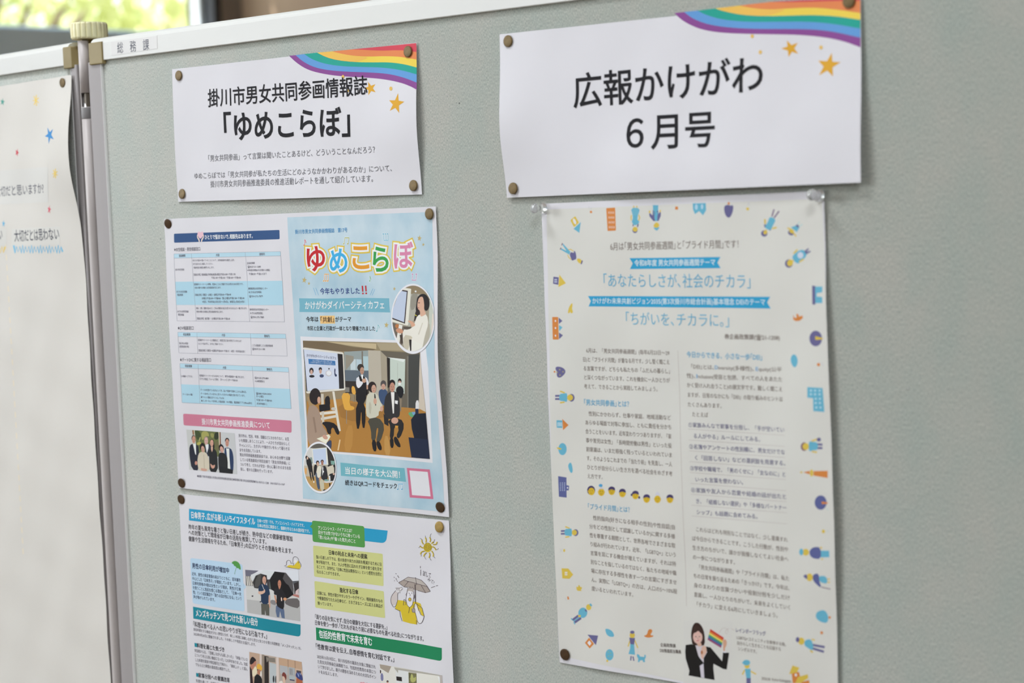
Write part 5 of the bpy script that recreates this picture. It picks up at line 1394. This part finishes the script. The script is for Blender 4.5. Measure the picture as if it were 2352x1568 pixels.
for x0, y0, x1, y1, s in ((572, 1190, 996, 1252, 'LGBTQ+コミュニティを象徴する旗。'), (577, 1238, 950, 1292, '自分らしく生きることを応援する'), (584, 1287, 745, 1314, 'シンボルです。')):
    T(poster, 'body_text', PB, x0, y0, x1, y1, 32, s, BROWN)
T(poster, 'body_text', PB, 786, 1542, 1040, 1566, 32, '2026.06  Koho Kakegawa', BROWN)
stroke(poster, 'drawing', PB, [(418, 1142), (440, 1100), (470, 1090), (498, 1110), (492, 1145), (470, 1140), (480, 1105), (520, 1095), (552, 1116)], 3, (190, 172, 168), 2, smooth=2)
# woman with a rainbow flag
Wm = (1560, 1410, 9.921)
items = [((30, 27, 26), [(150, 700), (290, 680), (400, 760), (560, 800), (620, 735), (715, 755), (980, 1070), (1000, 870), (1140, 880), (1085, 1260), (1000, 1245), (785, 1130), (780, 1230), (810, 1500), (215, 1395), (235, 1290), (150, 1010), (138, 850)]), ((206, 196, 204), [(365, 690), (520, 690), (640, 860), (560, 1000), (560, 1110), (440, 960), (400, 860)]), ((206, 198, 210), [(470, 1175), (555, 1120), (575, 1455), (500, 1440)]), ((30, 27, 26), [(300, 690), (370, 700), (440, 950), (540, 1110), (560, 1120), (465, 1170), (420, 1200), (330, 900)]),
         ((58, 38, 34), [(290, 640), (268, 460), (300, 280), (360, 190), (450, 195), (530, 290), (580, 440), (590, 700), (500, 720), (310, 700)], 1), ((212, 170, 150), [(390, 640), (500, 640), (520, 720), (440, 740)], 1), *face(425, 525, 108, 145, (218, 176, 166), -4, mouth=(200, 96, 104)), ((62, 42, 38), [(310, 420), (330, 300), (420, 260), (500, 330), (540, 470), (480, 420), (440, 370), (380, 420), (330, 430)], 1), ((232, 208, 202), ell(405, 575, 22, 8)),
         ((216, 176, 158), [(520, 720), (600, 715), (630, 800), (620, 890), (560, 960), (550, 1040), (500, 980), (490, 880)], 1), ((180, 110, 70), ell(518, 870, 26, 44)), ((208, 158, 132), [(1000, 580), (1060, 570), (1095, 640), (1070, 740), (1040, 780), (1050, 850), (1010, 850), (1000, 740)], 1), ((222, 218, 226), [(1010, 840), (1075, 838), (1080, 880), (1010, 880)], 1), ((226, 222, 224), [(990, 700), (1000, 700), (980, 1060), (968, 1050)])]
a_, b_, c_, d_ = map(np.array, ((712, 335), (1018, 535), (955, 765), (650, 580)))
for i, cc in enumerate([(200, 52, 44), (218, 112, 56), (222, 206, 92), (70, 150, 110), (66, 104, 160), (150, 70, 110)]):
    t0, t1 = i / 6, (i + 1) / 6
    items.append((cc, [a_ + (d_ - a_) * t0, b_ + (c_ - b_) * t0, b_ + (c_ - b_) * t1, a_ + (d_ - a_) * t1]))
photo(poster, 'printed_photo', Wm, [(100, 150), (1200, 150), (1200, 1568), (100, 1568)], (212, 209, 205), items, 'cut-out photograph of a smiling person waving a rainbow flag')
# row of faces
HAIR = (70, 60, 104)
for i, (x, y) in enumerate(((423, 1362), (515, 1368), (608, 1360), (705, 1380), (822, 1398), (923, 1430), (1021, 1432), (1133, 1432))):
    if i == 0: poly(poster, 'drawing', PM, ell(x, y - 6, 36, 42), HAIR, 1)
    poly(poster, 'drawing', PM, ell(x + (3 if i == 0 else 0), y + 4, 29, 34), (214, 176, 40), 2)
    poly(poster, 'drawing', PM, [(x - 34, y + 4), (x - 34, y - 4), (x + 34, y - 2), (x + 34, y + 8)], (214, 176, 40), 2, 1)
    if i in (2, 3, 4, 5, 7): poly(poster, 'drawing', PM, [(x - 32, y), (x - 28, y - 30), (x, y - 42), (x + 28, y - 30), (x + 32, y), (x + 10, y - 12), (x - 14, y - 12)], HAIR, 3, 1)
    if i == 4:
        poly(poster, 'drawing', PM, ell(x - 34, y - 2, 9, 12), HAIR, 3); poly(poster, 'drawing', PM, ell(x + 34, y + 22, 9, 12), HAIR, 3)
    if i == 1:
        poly(poster, 'drawing', PM, [(x - 28, y - 24), (x, y - 40), (x + 26, y - 24)], (200, 196, 204), 3, 1); poly(poster, 'drawing', PM, ell(x - 6, y - 56, 17, 14), (76, 156, 206), 4)
    if i == 6: poly(poster, 'drawing', PM, [(x - 26, y - 24), (x - 12, y - 62), (x + 8, y - 64), (x + 28, y - 24), (x, y - 34)], (204, 202, 214), 3, 1)
    for dx in (-10, 10): poly(poster, 'drawing', PM, ell(x + dx, y - 2, 3, 4, 0, 8), (120, 92, 40), 4)
    stroke(poster, 'drawing', PM, [(x - 9, y + 17), (x, y + 21), (x + 9, y + 17)], 3, (150, 100, 44), 4)


# tiny people, houses and trees round the border
def P_(C, col, pts, sm=0, lay=1): poly(poster, 'drawing', C, pts, col, lay, sm)
def S_(C, col, pts, w, lay=1): stroke(poster, 'drawing', C, pts, w, col, lay)


I, J, Kk, Lm, Mm, Nn, Oo = (1260, 460, 7.35), (1580, 450, 7.35), (1250, 600, 4.9), (1250, 900, 4.611), (1260, 1180, 4.3556), (1780, 640, 2.9037), (1800, 1100, 3.3504)
WHT = (226, 222, 226)
P_(I, PYE, rounded([(368, 335), (450, 265), (515, 375), (430, 452)], .15)); P_(I, WHT, ell(440, 355, 22, 52, -22), 0, 2); P_(I, PCY, [(422, 480), (545, 365), (520, 548)])
P_(I, POR, rounded([(698, 178), (735, 176), (737, 214), (700, 214)], .2)); S_(I, (190, 188, 192), [(680, 105), (690, 150)], 5); S_(I, (190, 188, 192), [(712, 120), (715, 155)], 5); S_(I, (190, 188, 192), [(735, 120), (722, 150)], 5)
P_(I, POR, rounded([(974, 132), (1124, 122), (1138, 510), (998, 518)], .08))
for r_ in range(4):
    for c_i in range(4):
        x, y = 1012 + c_i * 27 + r_ * 3, 208 + r_ * 82
        P_(I, (232, 210, 200), [(x, y - 20), (x + 10, y - 20), (x + 11, y + 18), (x + 1, y + 18)], 0, 2)
P_(I, PCY, [(1385, 125), (1550, 130), (1505, 265), (1500, 330), (1535, 350), (1520, 400), (1440, 430), (1400, 350), (1420, 330), (1425, 265)], 1); P_(I, PYE, [(1430, 90), (1448, 92), (1446, 125), (1432, 125)]); P_(I, PYE, [(1482, 90), (1500, 92), (1498, 125), (1484, 125)])
for x in (1430, 1462, 1496): S_(I, (150, 196, 210), [(x, 140), (x + 2, 255)], 5, 2)
S_(I, PYE, [(1400, 250), (1392, 290), (1400, 335)], 18, 2); S_(I, PYE, [(1522, 245), (1540, 290), (1522, 340)], 18, 2); P_(I, PUR, ell(1460, 500, 44, 52), 0, 2); P_(I, PYE, ell(1462, 488, 42, 42), 0, 3); S_(I, PUR, [(1425, 405), (1430, 440)], 16, 2); S_(I, PUR, [(1515, 400), (1500, 450)], 20, 2)
P_(I, PCY, [(1760, 80), (1852, 80), (1850, 180), (1835, 350), (1800, 350), (1765, 180)]); P_(I, PUR, [(1760, 165), (1795, 170), (1800, 350), (1770, 350), (1705, 270), (1698, 225), (1715, 215), (1755, 255)]); P_(I, PUR, [(1850, 165), (1828, 170), (1832, 350), (1860, 345), (1895, 260), (1895, 200), (1878, 195), (1858, 230)]); P_(I, PYE, ell(1706, 195, 14, 24), 0, 2); P_(I, PYE, ell(1886, 180, 12, 22), 0, 2); P_(I, PYE, [(1765, 425), (1822, 360), (1880, 410), (1850, 462), (1790, 462)], 1, 2); P_(I, PCY, [(1765, 458), (1885, 450), (1850, 490), (1828, 515), (1795, 490)], 1, 2)
P_(I, POR, rounded([(2138, 105), (2185, 102), (2188, 155), (2138, 158)], .2))
P_(I, PCY, [(228, 735), (245, 730), (370, 870), (350, 915), (205, 830), (205, 805), (300, 850)]); P_(I, PUR, [(355, 910), (380, 870), (430, 890), (428, 850), (450, 860), (468, 920), (470, 990), (430, 1005), (400, 1020), (385, 995)], 1, 2); S_(I, PYE, [(335, 830), (375, 825), (420, 855)], 14, 2); S_(I, PYE, [(325, 915), (340, 960), (385, 1000)], 14, 2); P_(I, PYE, [(470, 985), (530, 980), (565, 1020), (545, 1070), (500, 1050)], 1, 3); S_(I, PUR, [(572, 1015), (550, 1075)], 20, 4); S_(I, (140, 100, 120), [(235, 722), (222, 760)], 14, 3); S_(I, (140, 100, 120), [(212, 796), (196, 830)], 14, 3)
P_(J, PCY, [(82, 125), (302, 118), (308, 240), (255, 325), (190, 255), (120, 305), (88, 230)]); P_(J, (176, 206, 226), ell(143, 185, 24, 48), 0, 2); P_(J, (176, 206, 226), ell(240, 180, 20, 42), 0, 2)
P_(J, PUR, [(615, 165), (680, 145), (720, 165), (768, 150), (765, 240), (735, 330), (690, 375), (640, 335), (612, 250)], 1); P_(J, POR, ell(690, 125, 18, 24), 0, 2); P_(J, PYE, ell(1010, 218, 26, 25)); S_(J, (200, 198, 204), [(1010, 110), (1050, 165)], 8); S_(J, (200, 198, 204), [(1045, 112), (1000, 165)], 8)
P_(J, PCY, [(1385, 340), (1490, 395), (1440, 490), (1400, 575), (1340, 565), (1295, 520), (1345, 450)], 1, 2); S_(J, (130, 110, 140), [(1455, 225), (1420, 345)], 24); S_(J, (130, 110, 140), [(1540, 255), (1455, 370)], 24); S_(J, PYE, [(1300, 390), (1305, 470)], 28); S_(J, PYE, [(1420, 550), (1500, 530)], 26); S_(J, PUR, [(1300, 480), (1310, 530)], 30); P_(J, PUR, ell(1290, 632, 54, 54)); P_(J, PYE, ell(1308, 612, 32, 38, 20), 0, 2); S_(J, PYE, [(1325, 565), (1310, 600)], 18, 2); S_(J, PUR, [(1400, 545), (1380, 580)], 26, 1)
P_(J, PCY, [(1840, 490), (1885, 530), (1840, 610), (1740, 530)]); P_(J, PUR, [(1840, 475), (1880, 505), (1865, 540), (1825, 505)], 0, 2); S_(J, (180, 208, 210), [(1885, 430), (1850, 485)], 16); S_(J, (180, 208, 210), [(1935, 475), (1875, 520)], 16); P_(J, PUR, ell(1740, 620, 52, 42, 30)); P_(J, PYE, ell(1752, 595, 42, 34, 30), 0, 2); S_(J, PYE, [(1680, 540), (1750, 565)], 24, 2); S_(J, PYE, [(1775, 615), (1830, 680)], 22, 2)
P_(J, PCY, [(1760, 1030), (1790, 985), (1880, 915), (1960, 905), (2010, 980), (1985, 1040), (1880, 1130), (1850, 1140), (1790, 1100)], 1); P_(J, (206, 210, 226), ell(1900, 1000, 50, 54), 0, 2); P_(J, PUR, [(1965, 930), (2030, 880), (2045, 895), (2000, 945), (2070, 920), (2075, 940), (2000, 985)], 0, 2); S_(J, PYE, [(1785, 970), (1850, 905)], 26); S_(J, PYE, [(1880, 1110), (1955, 1065)], 26, 2); P_(J, PUR, ell(1705, 1140, 66, 70)); P_(J, PYE, ell(1725, 1128, 50, 58, 20), 0, 2); S_(J, PYE, [(1755, 1100), (1790, 1085)], 20, 2)
P_(Kk, PUR, [(104, 172), (164, 180), (160, 264), (100, 252)]); P_(Kk, PYE, [(172, 150), (244, 246), (160, 290)], 0, 2)
for x in (122, 138):
    for y in (206, 230): P_(Kk, (210, 216, 236), [(x - 5, y - 8), (x + 5, y - 8), (x + 5, y + 9), (x - 5, y + 9)], 0, 2)
P_(Kk, PYE, [(318, 465), (320, 500), (312, 530), (328, 575), (300, 588), (292, 560), (285, 585), (264, 582), (278, 520), (298, 485)], 1)
P_(Kk, POR, rounded([(90, 626), (158, 626), (164, 880), (97, 880)], .1)); P_(Kk, PUR, [(163, 632), (206, 670), (166, 704)]); P_(Kk, PCY, [(166, 716), (206, 742), (168, 788)]); P_(Kk, PUR, [(166, 800), (212, 832), (168, 876)])
for y in (670, 750, 836): P_(Kk, WHT, ell(127, y, 8, 11), 0, 2)
P_(Kk, PUR, [(130, 1185), (180, 1185), (225, 1205), (243, 1240), (225, 1275), (180, 1312), (145, 1300), (140, 1260), (150, 1245), (128, 1220)], 1); P_(Kk, POR, ell(117, 1242, 11, 10))
for x, y in ((175, 1218), (146, 1248), (212, 1242), (178, 1280)): P_(Kk, (160, 150, 120), ell(x, y, 9, 9), 0, 2)


def lying(C, x, y, s, top, legs, hair=PUR, right=1):
    """a small drawn person lying sideways, feet toward the sheet's edge"""
    k = right
    S_(C, legs, [(x - k * 62 * s, y - 10 * s), (x - k * 18 * s, y - 12 * s)], 15 * s); S_(C, legs, [(x - k * 62 * s, y + 14 * s), (x - k * 18 * s, y + 14 * s)], 15 * s)
    P_(C, top, [(x - k * 30 * s, y - 26 * s), (x + k * 10 * s, y - 30 * s), (x + k * 30 * s, y - 34 * s), (x + k * 36 * s, y + 2 * s), (x + k * 30 * s, y + 40 * s), (x + k * 8 * s, y + 30 * s), (x - k * 30 * s, y + 28 * s)], 1, 2)
    S_(C, PYE, [(x - k * 24 * s, y - 48 * s), (x + k * 14 * s, y - 34 * s)], 11 * s); S_(C, PYE, [(x - k * 24 * s, y + 44 * s), (x + k * 12 * s, y + 38 * s)], 11 * s)
    P_(C, hair, ell(x + k * 66 * s, y + 4 * s, 24 * s, 30 * s), 0, 1); P_(C, PYE, ell(x + k * 55 * s, y + 3 * s, 23 * s, 24 * s), 0, 2)


lying(Lm, 200, 55, 1.35, PCY, PUR)
P_(Lm, PCY, [(130, 298), (192, 300), (192, 380), (134, 378)]); P_(Lm, POR, [(192, 284), (258, 350), (200, 404)])
for x in (148, 164, 180): S_(Lm, (206, 224, 236), [(x, 320), (x, 362)], 9, 2)
P_(Lm, PCY, ell(194, 604, 44, 64), 0, 1); P_(Lm, PYE, [(132, 585), (160, 588), (188, 600), (170, 612), (140, 600)], 0, 2); P_(Lm, PCY, [(252, 775), (270, 748), (288, 748), (304, 820), (298, 856), (280, 856), (262, 820)], 1)
P_(Lm, (92, 98, 152), [(148, 890), (236, 904), (238, 1118), (156, 1108)]); P_(Lm, (92, 98, 152), [(234, 985), (264, 992), (260, 1042), (236, 1040)]); P_(Lm, WHT, ell(247, 1014, 6, 10), 0, 2)
for x in (172, 194, 216):
    for y in range(962, 1050, 16): P_(Lm, (190, 200, 226), ell(x, y, 5, 5, 0, 8), 0, 2)
lying(Mm, 195, 182, 1.15, PCY, PUR)
P_(Mm, PYE, ell(157, 365, 10, 15)); S_(Mm, (196, 194, 196), [(112, 345), (140, 385)], 4); S_(Mm, (196, 194, 196), [(112, 385), (140, 345)], 4)
P_(Mm, PYE, [(130, 543), (198, 545), (247, 606), (210, 648), (138, 644)])
for x in (169, 183):
    for y in (586, 606): P_(Mm, WHT, [(x - 5, y - 8), (x + 5, y - 8), (x + 5, y + 8), (x - 5, y + 8)], 0, 2)
P_(Mm, PYE, [(278, 720), (296, 735), (300, 708), (312, 715), (318, 732), (336, 728), (332, 752), (322, 756), (334, 772), (316, 768), (300, 770), (282, 762)], 1); P_(Mm, POR, [(186, 826), (200, 824), (208, 852), (192, 858)]); S_(Mm, (196, 196, 200), [(165, 840), (180, 866)], 5)
P_(Mm, PCY, ell(343, 988, 45, 52, 10), 0, 2); P_(Mm, PYE, ell(402, 932, 26, 30), 0, 2); S_(Mm, PCY, [(414, 898), (432, 920)], 18, 3); S_(Mm, PUR, [(300, 1015), (240, 1060)], 22); S_(Mm, PUR, [(325, 1040), (262, 1085)], 22); S_(Mm, PCY, [(312, 1028), (250, 1074)], 10, 2); S_(Mm, PCY, [(226, 1042), (242, 1064)], 10, 2); S_(Mm, PCY, [(252, 1080), (265, 1104)], 10, 2); P_(Mm, PYE, ell(310, 1020, 14, 12), 0, 3); S_(Mm, PUR, [(366, 955), (382, 975)], 14, 3)
P_(Mm, POR, [(364, 1288), (406, 1236), (455, 1298), (412, 1345)]); P_(Mm, PUR, [(390, 1206), (496, 1216), (474, 1312)], 0, 2); P_(Mm, WHT, [(388, 1288), (408, 1264), (430, 1294), (410, 1318)], 0, 2)
P_(Mm, PCY, [(565, 1148), (600, 1148), (640, 1172), (662, 1225), (620, 1230), (590, 1215), (575, 1190)], 1); P_(Mm, PCY, ell(610, 1408, 40, 56)); P_(Mm, PYE, ell(588, 1468, 10, 12)); P_(Mm, POR, [(948, 1218), (985, 1208), (998, 1155), (1030, 1150), (1042, 1172), (1015, 1212), (1052, 1214), (1046, 1228), (990, 1240)], 1)
for x, y in ((598, 1380), (622, 1392), (600, 1420), (626, 1425)): P_(Mm, (150, 180, 130), ell(x, y, 5, 6, 0, 8), 0, 2)
P_(Mm, PUR, [(808, 1236), (866, 1240), (856, 1306), (818, 1300)], 0, 2); P_(Mm, PCY, [(818, 1300), (856, 1306), (865, 1408), (800, 1400), (816, 1345)], 0, 1); P_(Mm, PYE, ell(838, 1212, 26, 32), 0, 2); P_(Mm, PUR, ell(838, 1182, 22, 16), 0, 3); S_(Mm, PYE, [(816, 1262), (796, 1325)], 11); S_(Mm, PYE, [(862, 1262), (894, 1340)], 11); S_(Mm, PUR, [(826, 1420), (822, 1465)], 12); S_(Mm, PUR, [(844, 1424), (854, 1468)], 12); S_(Mm, (190, 186, 190), [(892, 1340), (896, 1400)], 2)
P_(Mm, PCY, [(884, 1398), (906, 1408), (916, 1425), (960, 1430), (958, 1408), (972, 1408), (974, 1435), (962, 1452), (966, 1480), (948, 1482), (940, 1462), (915, 1465), (908, 1482), (894, 1480), (898, 1450), (886, 1425)])
# right edge
P_(Nn, PUR, [(248, 45), (270, 48), (270, 172), (250, 172)]); P_(Nn, PCY, [(268, 52), (316, 52), (316, 90), (278, 96), (278, 118), (316, 122), (316, 162), (268, 162)]); P_(Nn, POR, [(122, 240), (132, 262), (145, 258), (142, 235), (156, 235), (160, 252), (184, 245), (186, 262), (165, 280), (140, 282), (122, 272)])
P_(Nn, PUR, ell(272, 398, 42, 52)); P_(Nn, PYE, [(268, 382), (320, 395), (318, 404), (270, 408)], 0, 2); P_(Nn, PCY, [(102, 540), (115, 504), (140, 506), (155, 548), (140, 592), (118, 585)], 1); P_(Nn, POR, ell(291, 572, 11, 11)); S_(Nn, (200, 196, 204), [(308, 560), (325, 580)], 5)
P_(Nn, PCY, [(216, 722), (318, 728), (330, 888), (256, 882), (254, 796), (216, 792)])
for r_, xs_ in ((745, (240, 268, 298)), (770, (240, 268, 298)), (800, (272, 300)), (828, (272, 300)), (858, (276, 304))):
    for x in xs_: P_(Nn, (180, 212, 226), [(x - 7, r_ - 6), (x + 7, r_ - 6), (x + 7, r_ + 6), (x - 7, r_ + 6)], 0, 2)
lying(Nn, 258, 1115, 0.95, PCY, PUR, (130, 90, 110), -1); P_(Nn, PUR, ell(293, 1072, 14, 13), 0, 2)
P_(Nn, POR, [(258, 1282), (352, 1280), (352, 1328), (258, 1312)]); P_(Nn, PYE, [(234, 1270), (256, 1274), (256, 1316), (234, 1318)], 1, 2); P_(Nn, POR, [(190, 1290), (232, 1280), (232, 1304)]); P_(Nn, PYE, ell(176, 1290, 8, 6)); P_(Oo, (92, 98, 152), ell(285, 180, 46, 55)); P_(Oo, POR, [(292, 172), (342, 180), (336, 190), (294, 192)], 0, 2); S_(Oo, (190, 206, 206), [(328, 225), (346, 240)], 6)
P_(Oo, PYE, ell(306, 402, 13, 14)); S_(Oo, (200, 206, 200), [(330, 400), (346, 400)], 10)
P_(Oo, (92, 98, 152), [(200, 545), (235, 520), (285, 525), (288, 614), (230, 612), (200, 585)], 1, 2); P_(Oo, PCY, [(284, 550), (350, 550), (352, 600), (284, 602)]); P_(Oo, PYE, ell(170, 562, 26, 26), 0, 2); P_(Oo, PCY, ell(136, 560, 16, 26), 0, 3); P_(Oo, PYE, ell(288, 528, 8, 8), 0, 3); P_(Oo, PYE, ell(296, 614, 8, 6), 0, 3)
P_(Oo, (92, 98, 152), [(222, 735), (270, 722), (275, 790), (290, 830), (275, 830), (225, 780)], 1, 2); P_(Oo, PCY, [(268, 745), (330, 745), (340, 808), (275, 790)], 1, 1); P_(Oo, PYE, ell(200, 755, 24, 30), 0, 2); P_(Oo, PUR, [(145, 745), (180, 728), (184, 775)], 1, 3); S_(Oo, (130, 110, 130), [(290, 830), (360, 846)], 7); S_(Oo, PYE, [(335, 770), (356, 768)], 9); S_(Oo, PYE, [(338, 795), (356, 792)], 9)
P_(Oo, PCY, [(244, 1050), (262, 1015), (318, 1004), (348, 1060), (335, 1108), (290, 1100), (258, 1080)], 1); P_(Oo, POR, ell(354, 1064, 10, 10)); P_(Oo, POR, [(282, 1172), (300, 1170), (304, 1190), (286, 1194)]); S_(Oo, PUR, [(222, 1275), (316, 1292)], 18); S_(Oo, PUR, [(218, 1300), (310, 1328)], 18); P_(Oo, PCY, [(160, 1240), (210, 1228), (230, 1280), (222, 1322), (190, 1300), (160, 1280)], 1, 2); P_(Oo, PYE, ell(136, 1246, 24, 28), 0, 2); P_(Oo, PUR, ell(108, 1234, 14, 20), 0, 3); S_(Oo, PYE, [(205, 1318), (225, 1332)], 12, 3); S_(Oo, PYE, [(215, 1232), (240, 1238)], 10, 3)
P_(Oo, PYE, [(68, 1432), (122, 1450), (100, 1490), (42, 1500)]); P_(Oo, POR, [(62, 1492), (118, 1482), (140, 1570), (70, 1570)]); P_(Oo, WHT, ell(94, 1506, 9, 11), 0, 2); P_(Oo, PYE, [(110, 1522), (186, 1500), (190, 1530), (130, 1568), (90, 1568)], 0, 2); P_(Oo, POR, [(140, 1560), (196, 1545), (215, 1700), (120, 1700)])
P_(PB, PCY, ell(655, 1392, 32, 24), 0, 3); S_(PB, PCY, [(618, 1392), (650, 1400)], 10, 3); P_(PB, PYE, ell(660, 1420, 22, 22), 0, 2); P_(PB, PCY, [(640, 1445), (690, 1445), (690, 1525), (655, 1525)], 0, 2); S_(PB, PYE, [(640, 1455), (620, 1495)], 12); S_(PB, PYE, [(690, 1465), (738, 1492)], 12); P_(PB, PUR, [(654, 1522), (692, 1522), (690, 1640), (656, 1640)])

# ---------- mounting sheet with stars
M1 = (0, 160, 3.4068)
strip = rounded([(-260, 805), (376, 760), (379, 1036), (-260, 1065)], 0.01)
poly(mount, 'pasted_strip', M1, strip, (215, 212, 209), 2)
T(mount, 'strip_text', M1, -30, 995, 345, 968, 82, '大切だと思いますか?', (84, 84, 98), 0.004, 5)
poly(mount, 'pasted_strip', M1, [(92, 1245), (470, 1225), (470, 1372), (92, 1382)], (216, 213, 209), 2)
T(mount, 'strip_text', M1, 115, 1346, 466, 1330, 92, '大切だとは思わない', (70, 72, 86), 0.008, 5)
poly(mount, 'pasted_strip', M1, [(-260, 1262), (52, 1248), (52, 1376), (-260, 1386)], (216, 213, 209), 2)
T(mount, 'strip_text', M1, -190, 1346, 22, 1330, 84, 'どちらでもない', (70, 72, 86), 0.008, 5)
zz = [(108 + i * 11.6, (1378 if i % 2 == 0 else 1428) + (6 if i % 3 else -4)) for i in range(34)]
stroke(mount, ('crayon_line', 1), M1, zz, 13, (104, 188, 228), 3)
zz = [(-200 + i * 12, (1385 if i % 2 == 0 else 1430)) for i in range(21)]
stroke(mount, 'crayon_line', M1, zz, 12, (232, 196, 70), 3)
for i in range(30):
    a = np.array((13, 560)) + (np.array((54, 1283)) - np.array((13, 560))) * (i / 30)
    stroke(mount, 'stitched_line', PXC, [a, a + np.array([1.0, 13])], 1.6, (236, 218, 190), 2)


def cray_star(cx, cy, r, col, rot, thin=0.5):
    poly(mount, ('crayon_star', cx), M1, star5([(cx + r * thin * math.sin(math.radians(72 * i + rot)), cy - r * math.cos(math.radians(72 * i + rot)) * 1.0) for i in range(5)], 0.36), col, 2)


cray_star(388, 512, 68, (66, 142, 206), 190, 0.55)
cray_star(20, 252, 32, (70, 160, 146), 8, 0.6)
cray_star(134, 648, 34, (212, 60, 80), 20, 0.45)
cray_star(386, 1094, 36, (226, 96, 116), 10, 0.42)
cray_star(28, 1204, 30, (92, 180, 222), 5, 0.42)
for (cx, cy, r) in ((281, 240, 44), (431, 812, 38)):
    for k in range(7):
        t = math.radians(k * 51 + 12)
        stroke(mount, ('crayon_star', cx), M1, [(cx, cy), (cx + r * 0.55 * math.sin(t), cy - r * math.cos(t))], 7, (238, 204, 106), 2)

# ---------- label on the rail
T(lab, 'label_text', (140, 30, 6.031), 784, 560, 1224, 512, 152, '総　務　課', (90, 92, 106), 0, 2)
text_flush()
for s_ in SHEETS + [lab]: s_.flush()


# ------------------------------------------------------------------ pins
def on_sheet(sh, px):
    P = sh.at([px])
    return P[0], float(sh.w(P)[0])


def tack(sh, px, label, tilt=(0, 0), r=0.0054, mat=None):
    P, l = on_sheet(sh, px)
    ax = sh.plane.n + sh.plane.ex * tilt[0] + np.array([0, 0, tilt[1]])
    ax /= np.linalg.norm(ax)
    c = sh.plane.world(P[0], P[1], l + 0.0004).reshape(3)
    prof = [(r * 0.90, 0.0), (r * 0.985, 0.0002), (r, 0.0006), (r * 0.985, 0.00105), (r * 0.94, 0.00130), (r * 0.80, 0.00142), (r * 0.4, 0.00150), (r * 0.02, 0.00153)]
    v, f = lathe(prof, 40, c, ax, (0, 0, 1))
    o = mesh_obj('thumbtack', v, f, BRASS_REFL_DARK if label.startswith(('dark', 'brown')) else BRASS_REFL_BRIGHT if label.startswith('gold') else BRASS, loc=c.tolist(), smooth=True)
    tag(o, label, 'thumbtack', 'brass thumbtacks')
    v, f = lathe([(0.0005, -0.0002), (0.0005, -0.008), (0.0001, -0.0095)], 10, c, ax, (0, 0, 1))
    mesh_obj('needle', v, f, STEEL, parent=o)
    return o


def push_pin(sh, base_px, label, tilt=(0, 0)):
    P, l = on_sheet(sh, base_px)
    ax = sh.plane.n + sh.plane.ex * tilt[0] + np.array([0, 0, tilt[1]])
    ax /= np.linalg.norm(ax)
    c = sh.plane.world(P[0], P[1], l + 0.0006).reshape(3)
    prof = [(0.0018, 0.0), (0.0044, 0.0004), (0.0050, 0.0014), (0.0047, 0.0026), (0.0034, 0.0040), (0.0026, 0.0060), (0.0026, 0.0085), (0.0034, 0.0100), (0.0043, 0.0110), (0.0046, 0.0122), (0.0042, 0.0132), (0.0025, 0.0138), (0.0002, 0.0139)]
    root = empty('push_pin', c.tolist(), label, 'push pin', 'clear push pins')
    v, f = lathe(prof, 32, c, ax, (0, 0, 1))
    mesh_obj('pin_head', v, f, CLEAR, parent=root, smooth=True)
    v, f = lathe([(0.0005, -0.0001), (0.0005, -0.009), (0.0001, -0.0105)], 10, c, ax, (0, 0, 1))
    mesh_obj('needle', v, f, STEEL, parent=root)


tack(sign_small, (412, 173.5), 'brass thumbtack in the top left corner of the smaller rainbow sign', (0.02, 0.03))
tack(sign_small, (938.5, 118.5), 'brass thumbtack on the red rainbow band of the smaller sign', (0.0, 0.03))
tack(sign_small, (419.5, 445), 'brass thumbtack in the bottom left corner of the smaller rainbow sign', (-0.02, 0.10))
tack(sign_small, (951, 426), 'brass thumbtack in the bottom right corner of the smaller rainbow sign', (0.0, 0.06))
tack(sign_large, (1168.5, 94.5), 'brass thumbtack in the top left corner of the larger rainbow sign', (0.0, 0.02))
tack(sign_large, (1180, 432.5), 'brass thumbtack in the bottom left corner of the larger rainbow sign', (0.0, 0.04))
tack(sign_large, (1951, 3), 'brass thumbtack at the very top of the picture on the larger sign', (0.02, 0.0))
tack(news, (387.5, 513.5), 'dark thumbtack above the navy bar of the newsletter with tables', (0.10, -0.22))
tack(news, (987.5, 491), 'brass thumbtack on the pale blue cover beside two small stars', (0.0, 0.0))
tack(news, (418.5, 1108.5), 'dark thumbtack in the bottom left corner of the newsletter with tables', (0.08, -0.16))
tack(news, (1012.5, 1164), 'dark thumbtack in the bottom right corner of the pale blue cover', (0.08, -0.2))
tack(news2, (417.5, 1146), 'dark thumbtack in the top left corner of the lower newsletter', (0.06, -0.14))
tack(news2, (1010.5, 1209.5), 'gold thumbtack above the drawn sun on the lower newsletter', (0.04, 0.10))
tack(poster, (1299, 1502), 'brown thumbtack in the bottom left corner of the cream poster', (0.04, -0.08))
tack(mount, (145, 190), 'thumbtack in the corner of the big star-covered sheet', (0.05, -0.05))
push_pin(poster, (1250.5, 478), 'clear plastic push pin in the top left corner of the cream poster', (-0.06, 0.03))
push_pin(poster, (1884, 450), 'clear plastic push pin in the top right corner of the cream poster', (0.05, 0.10))
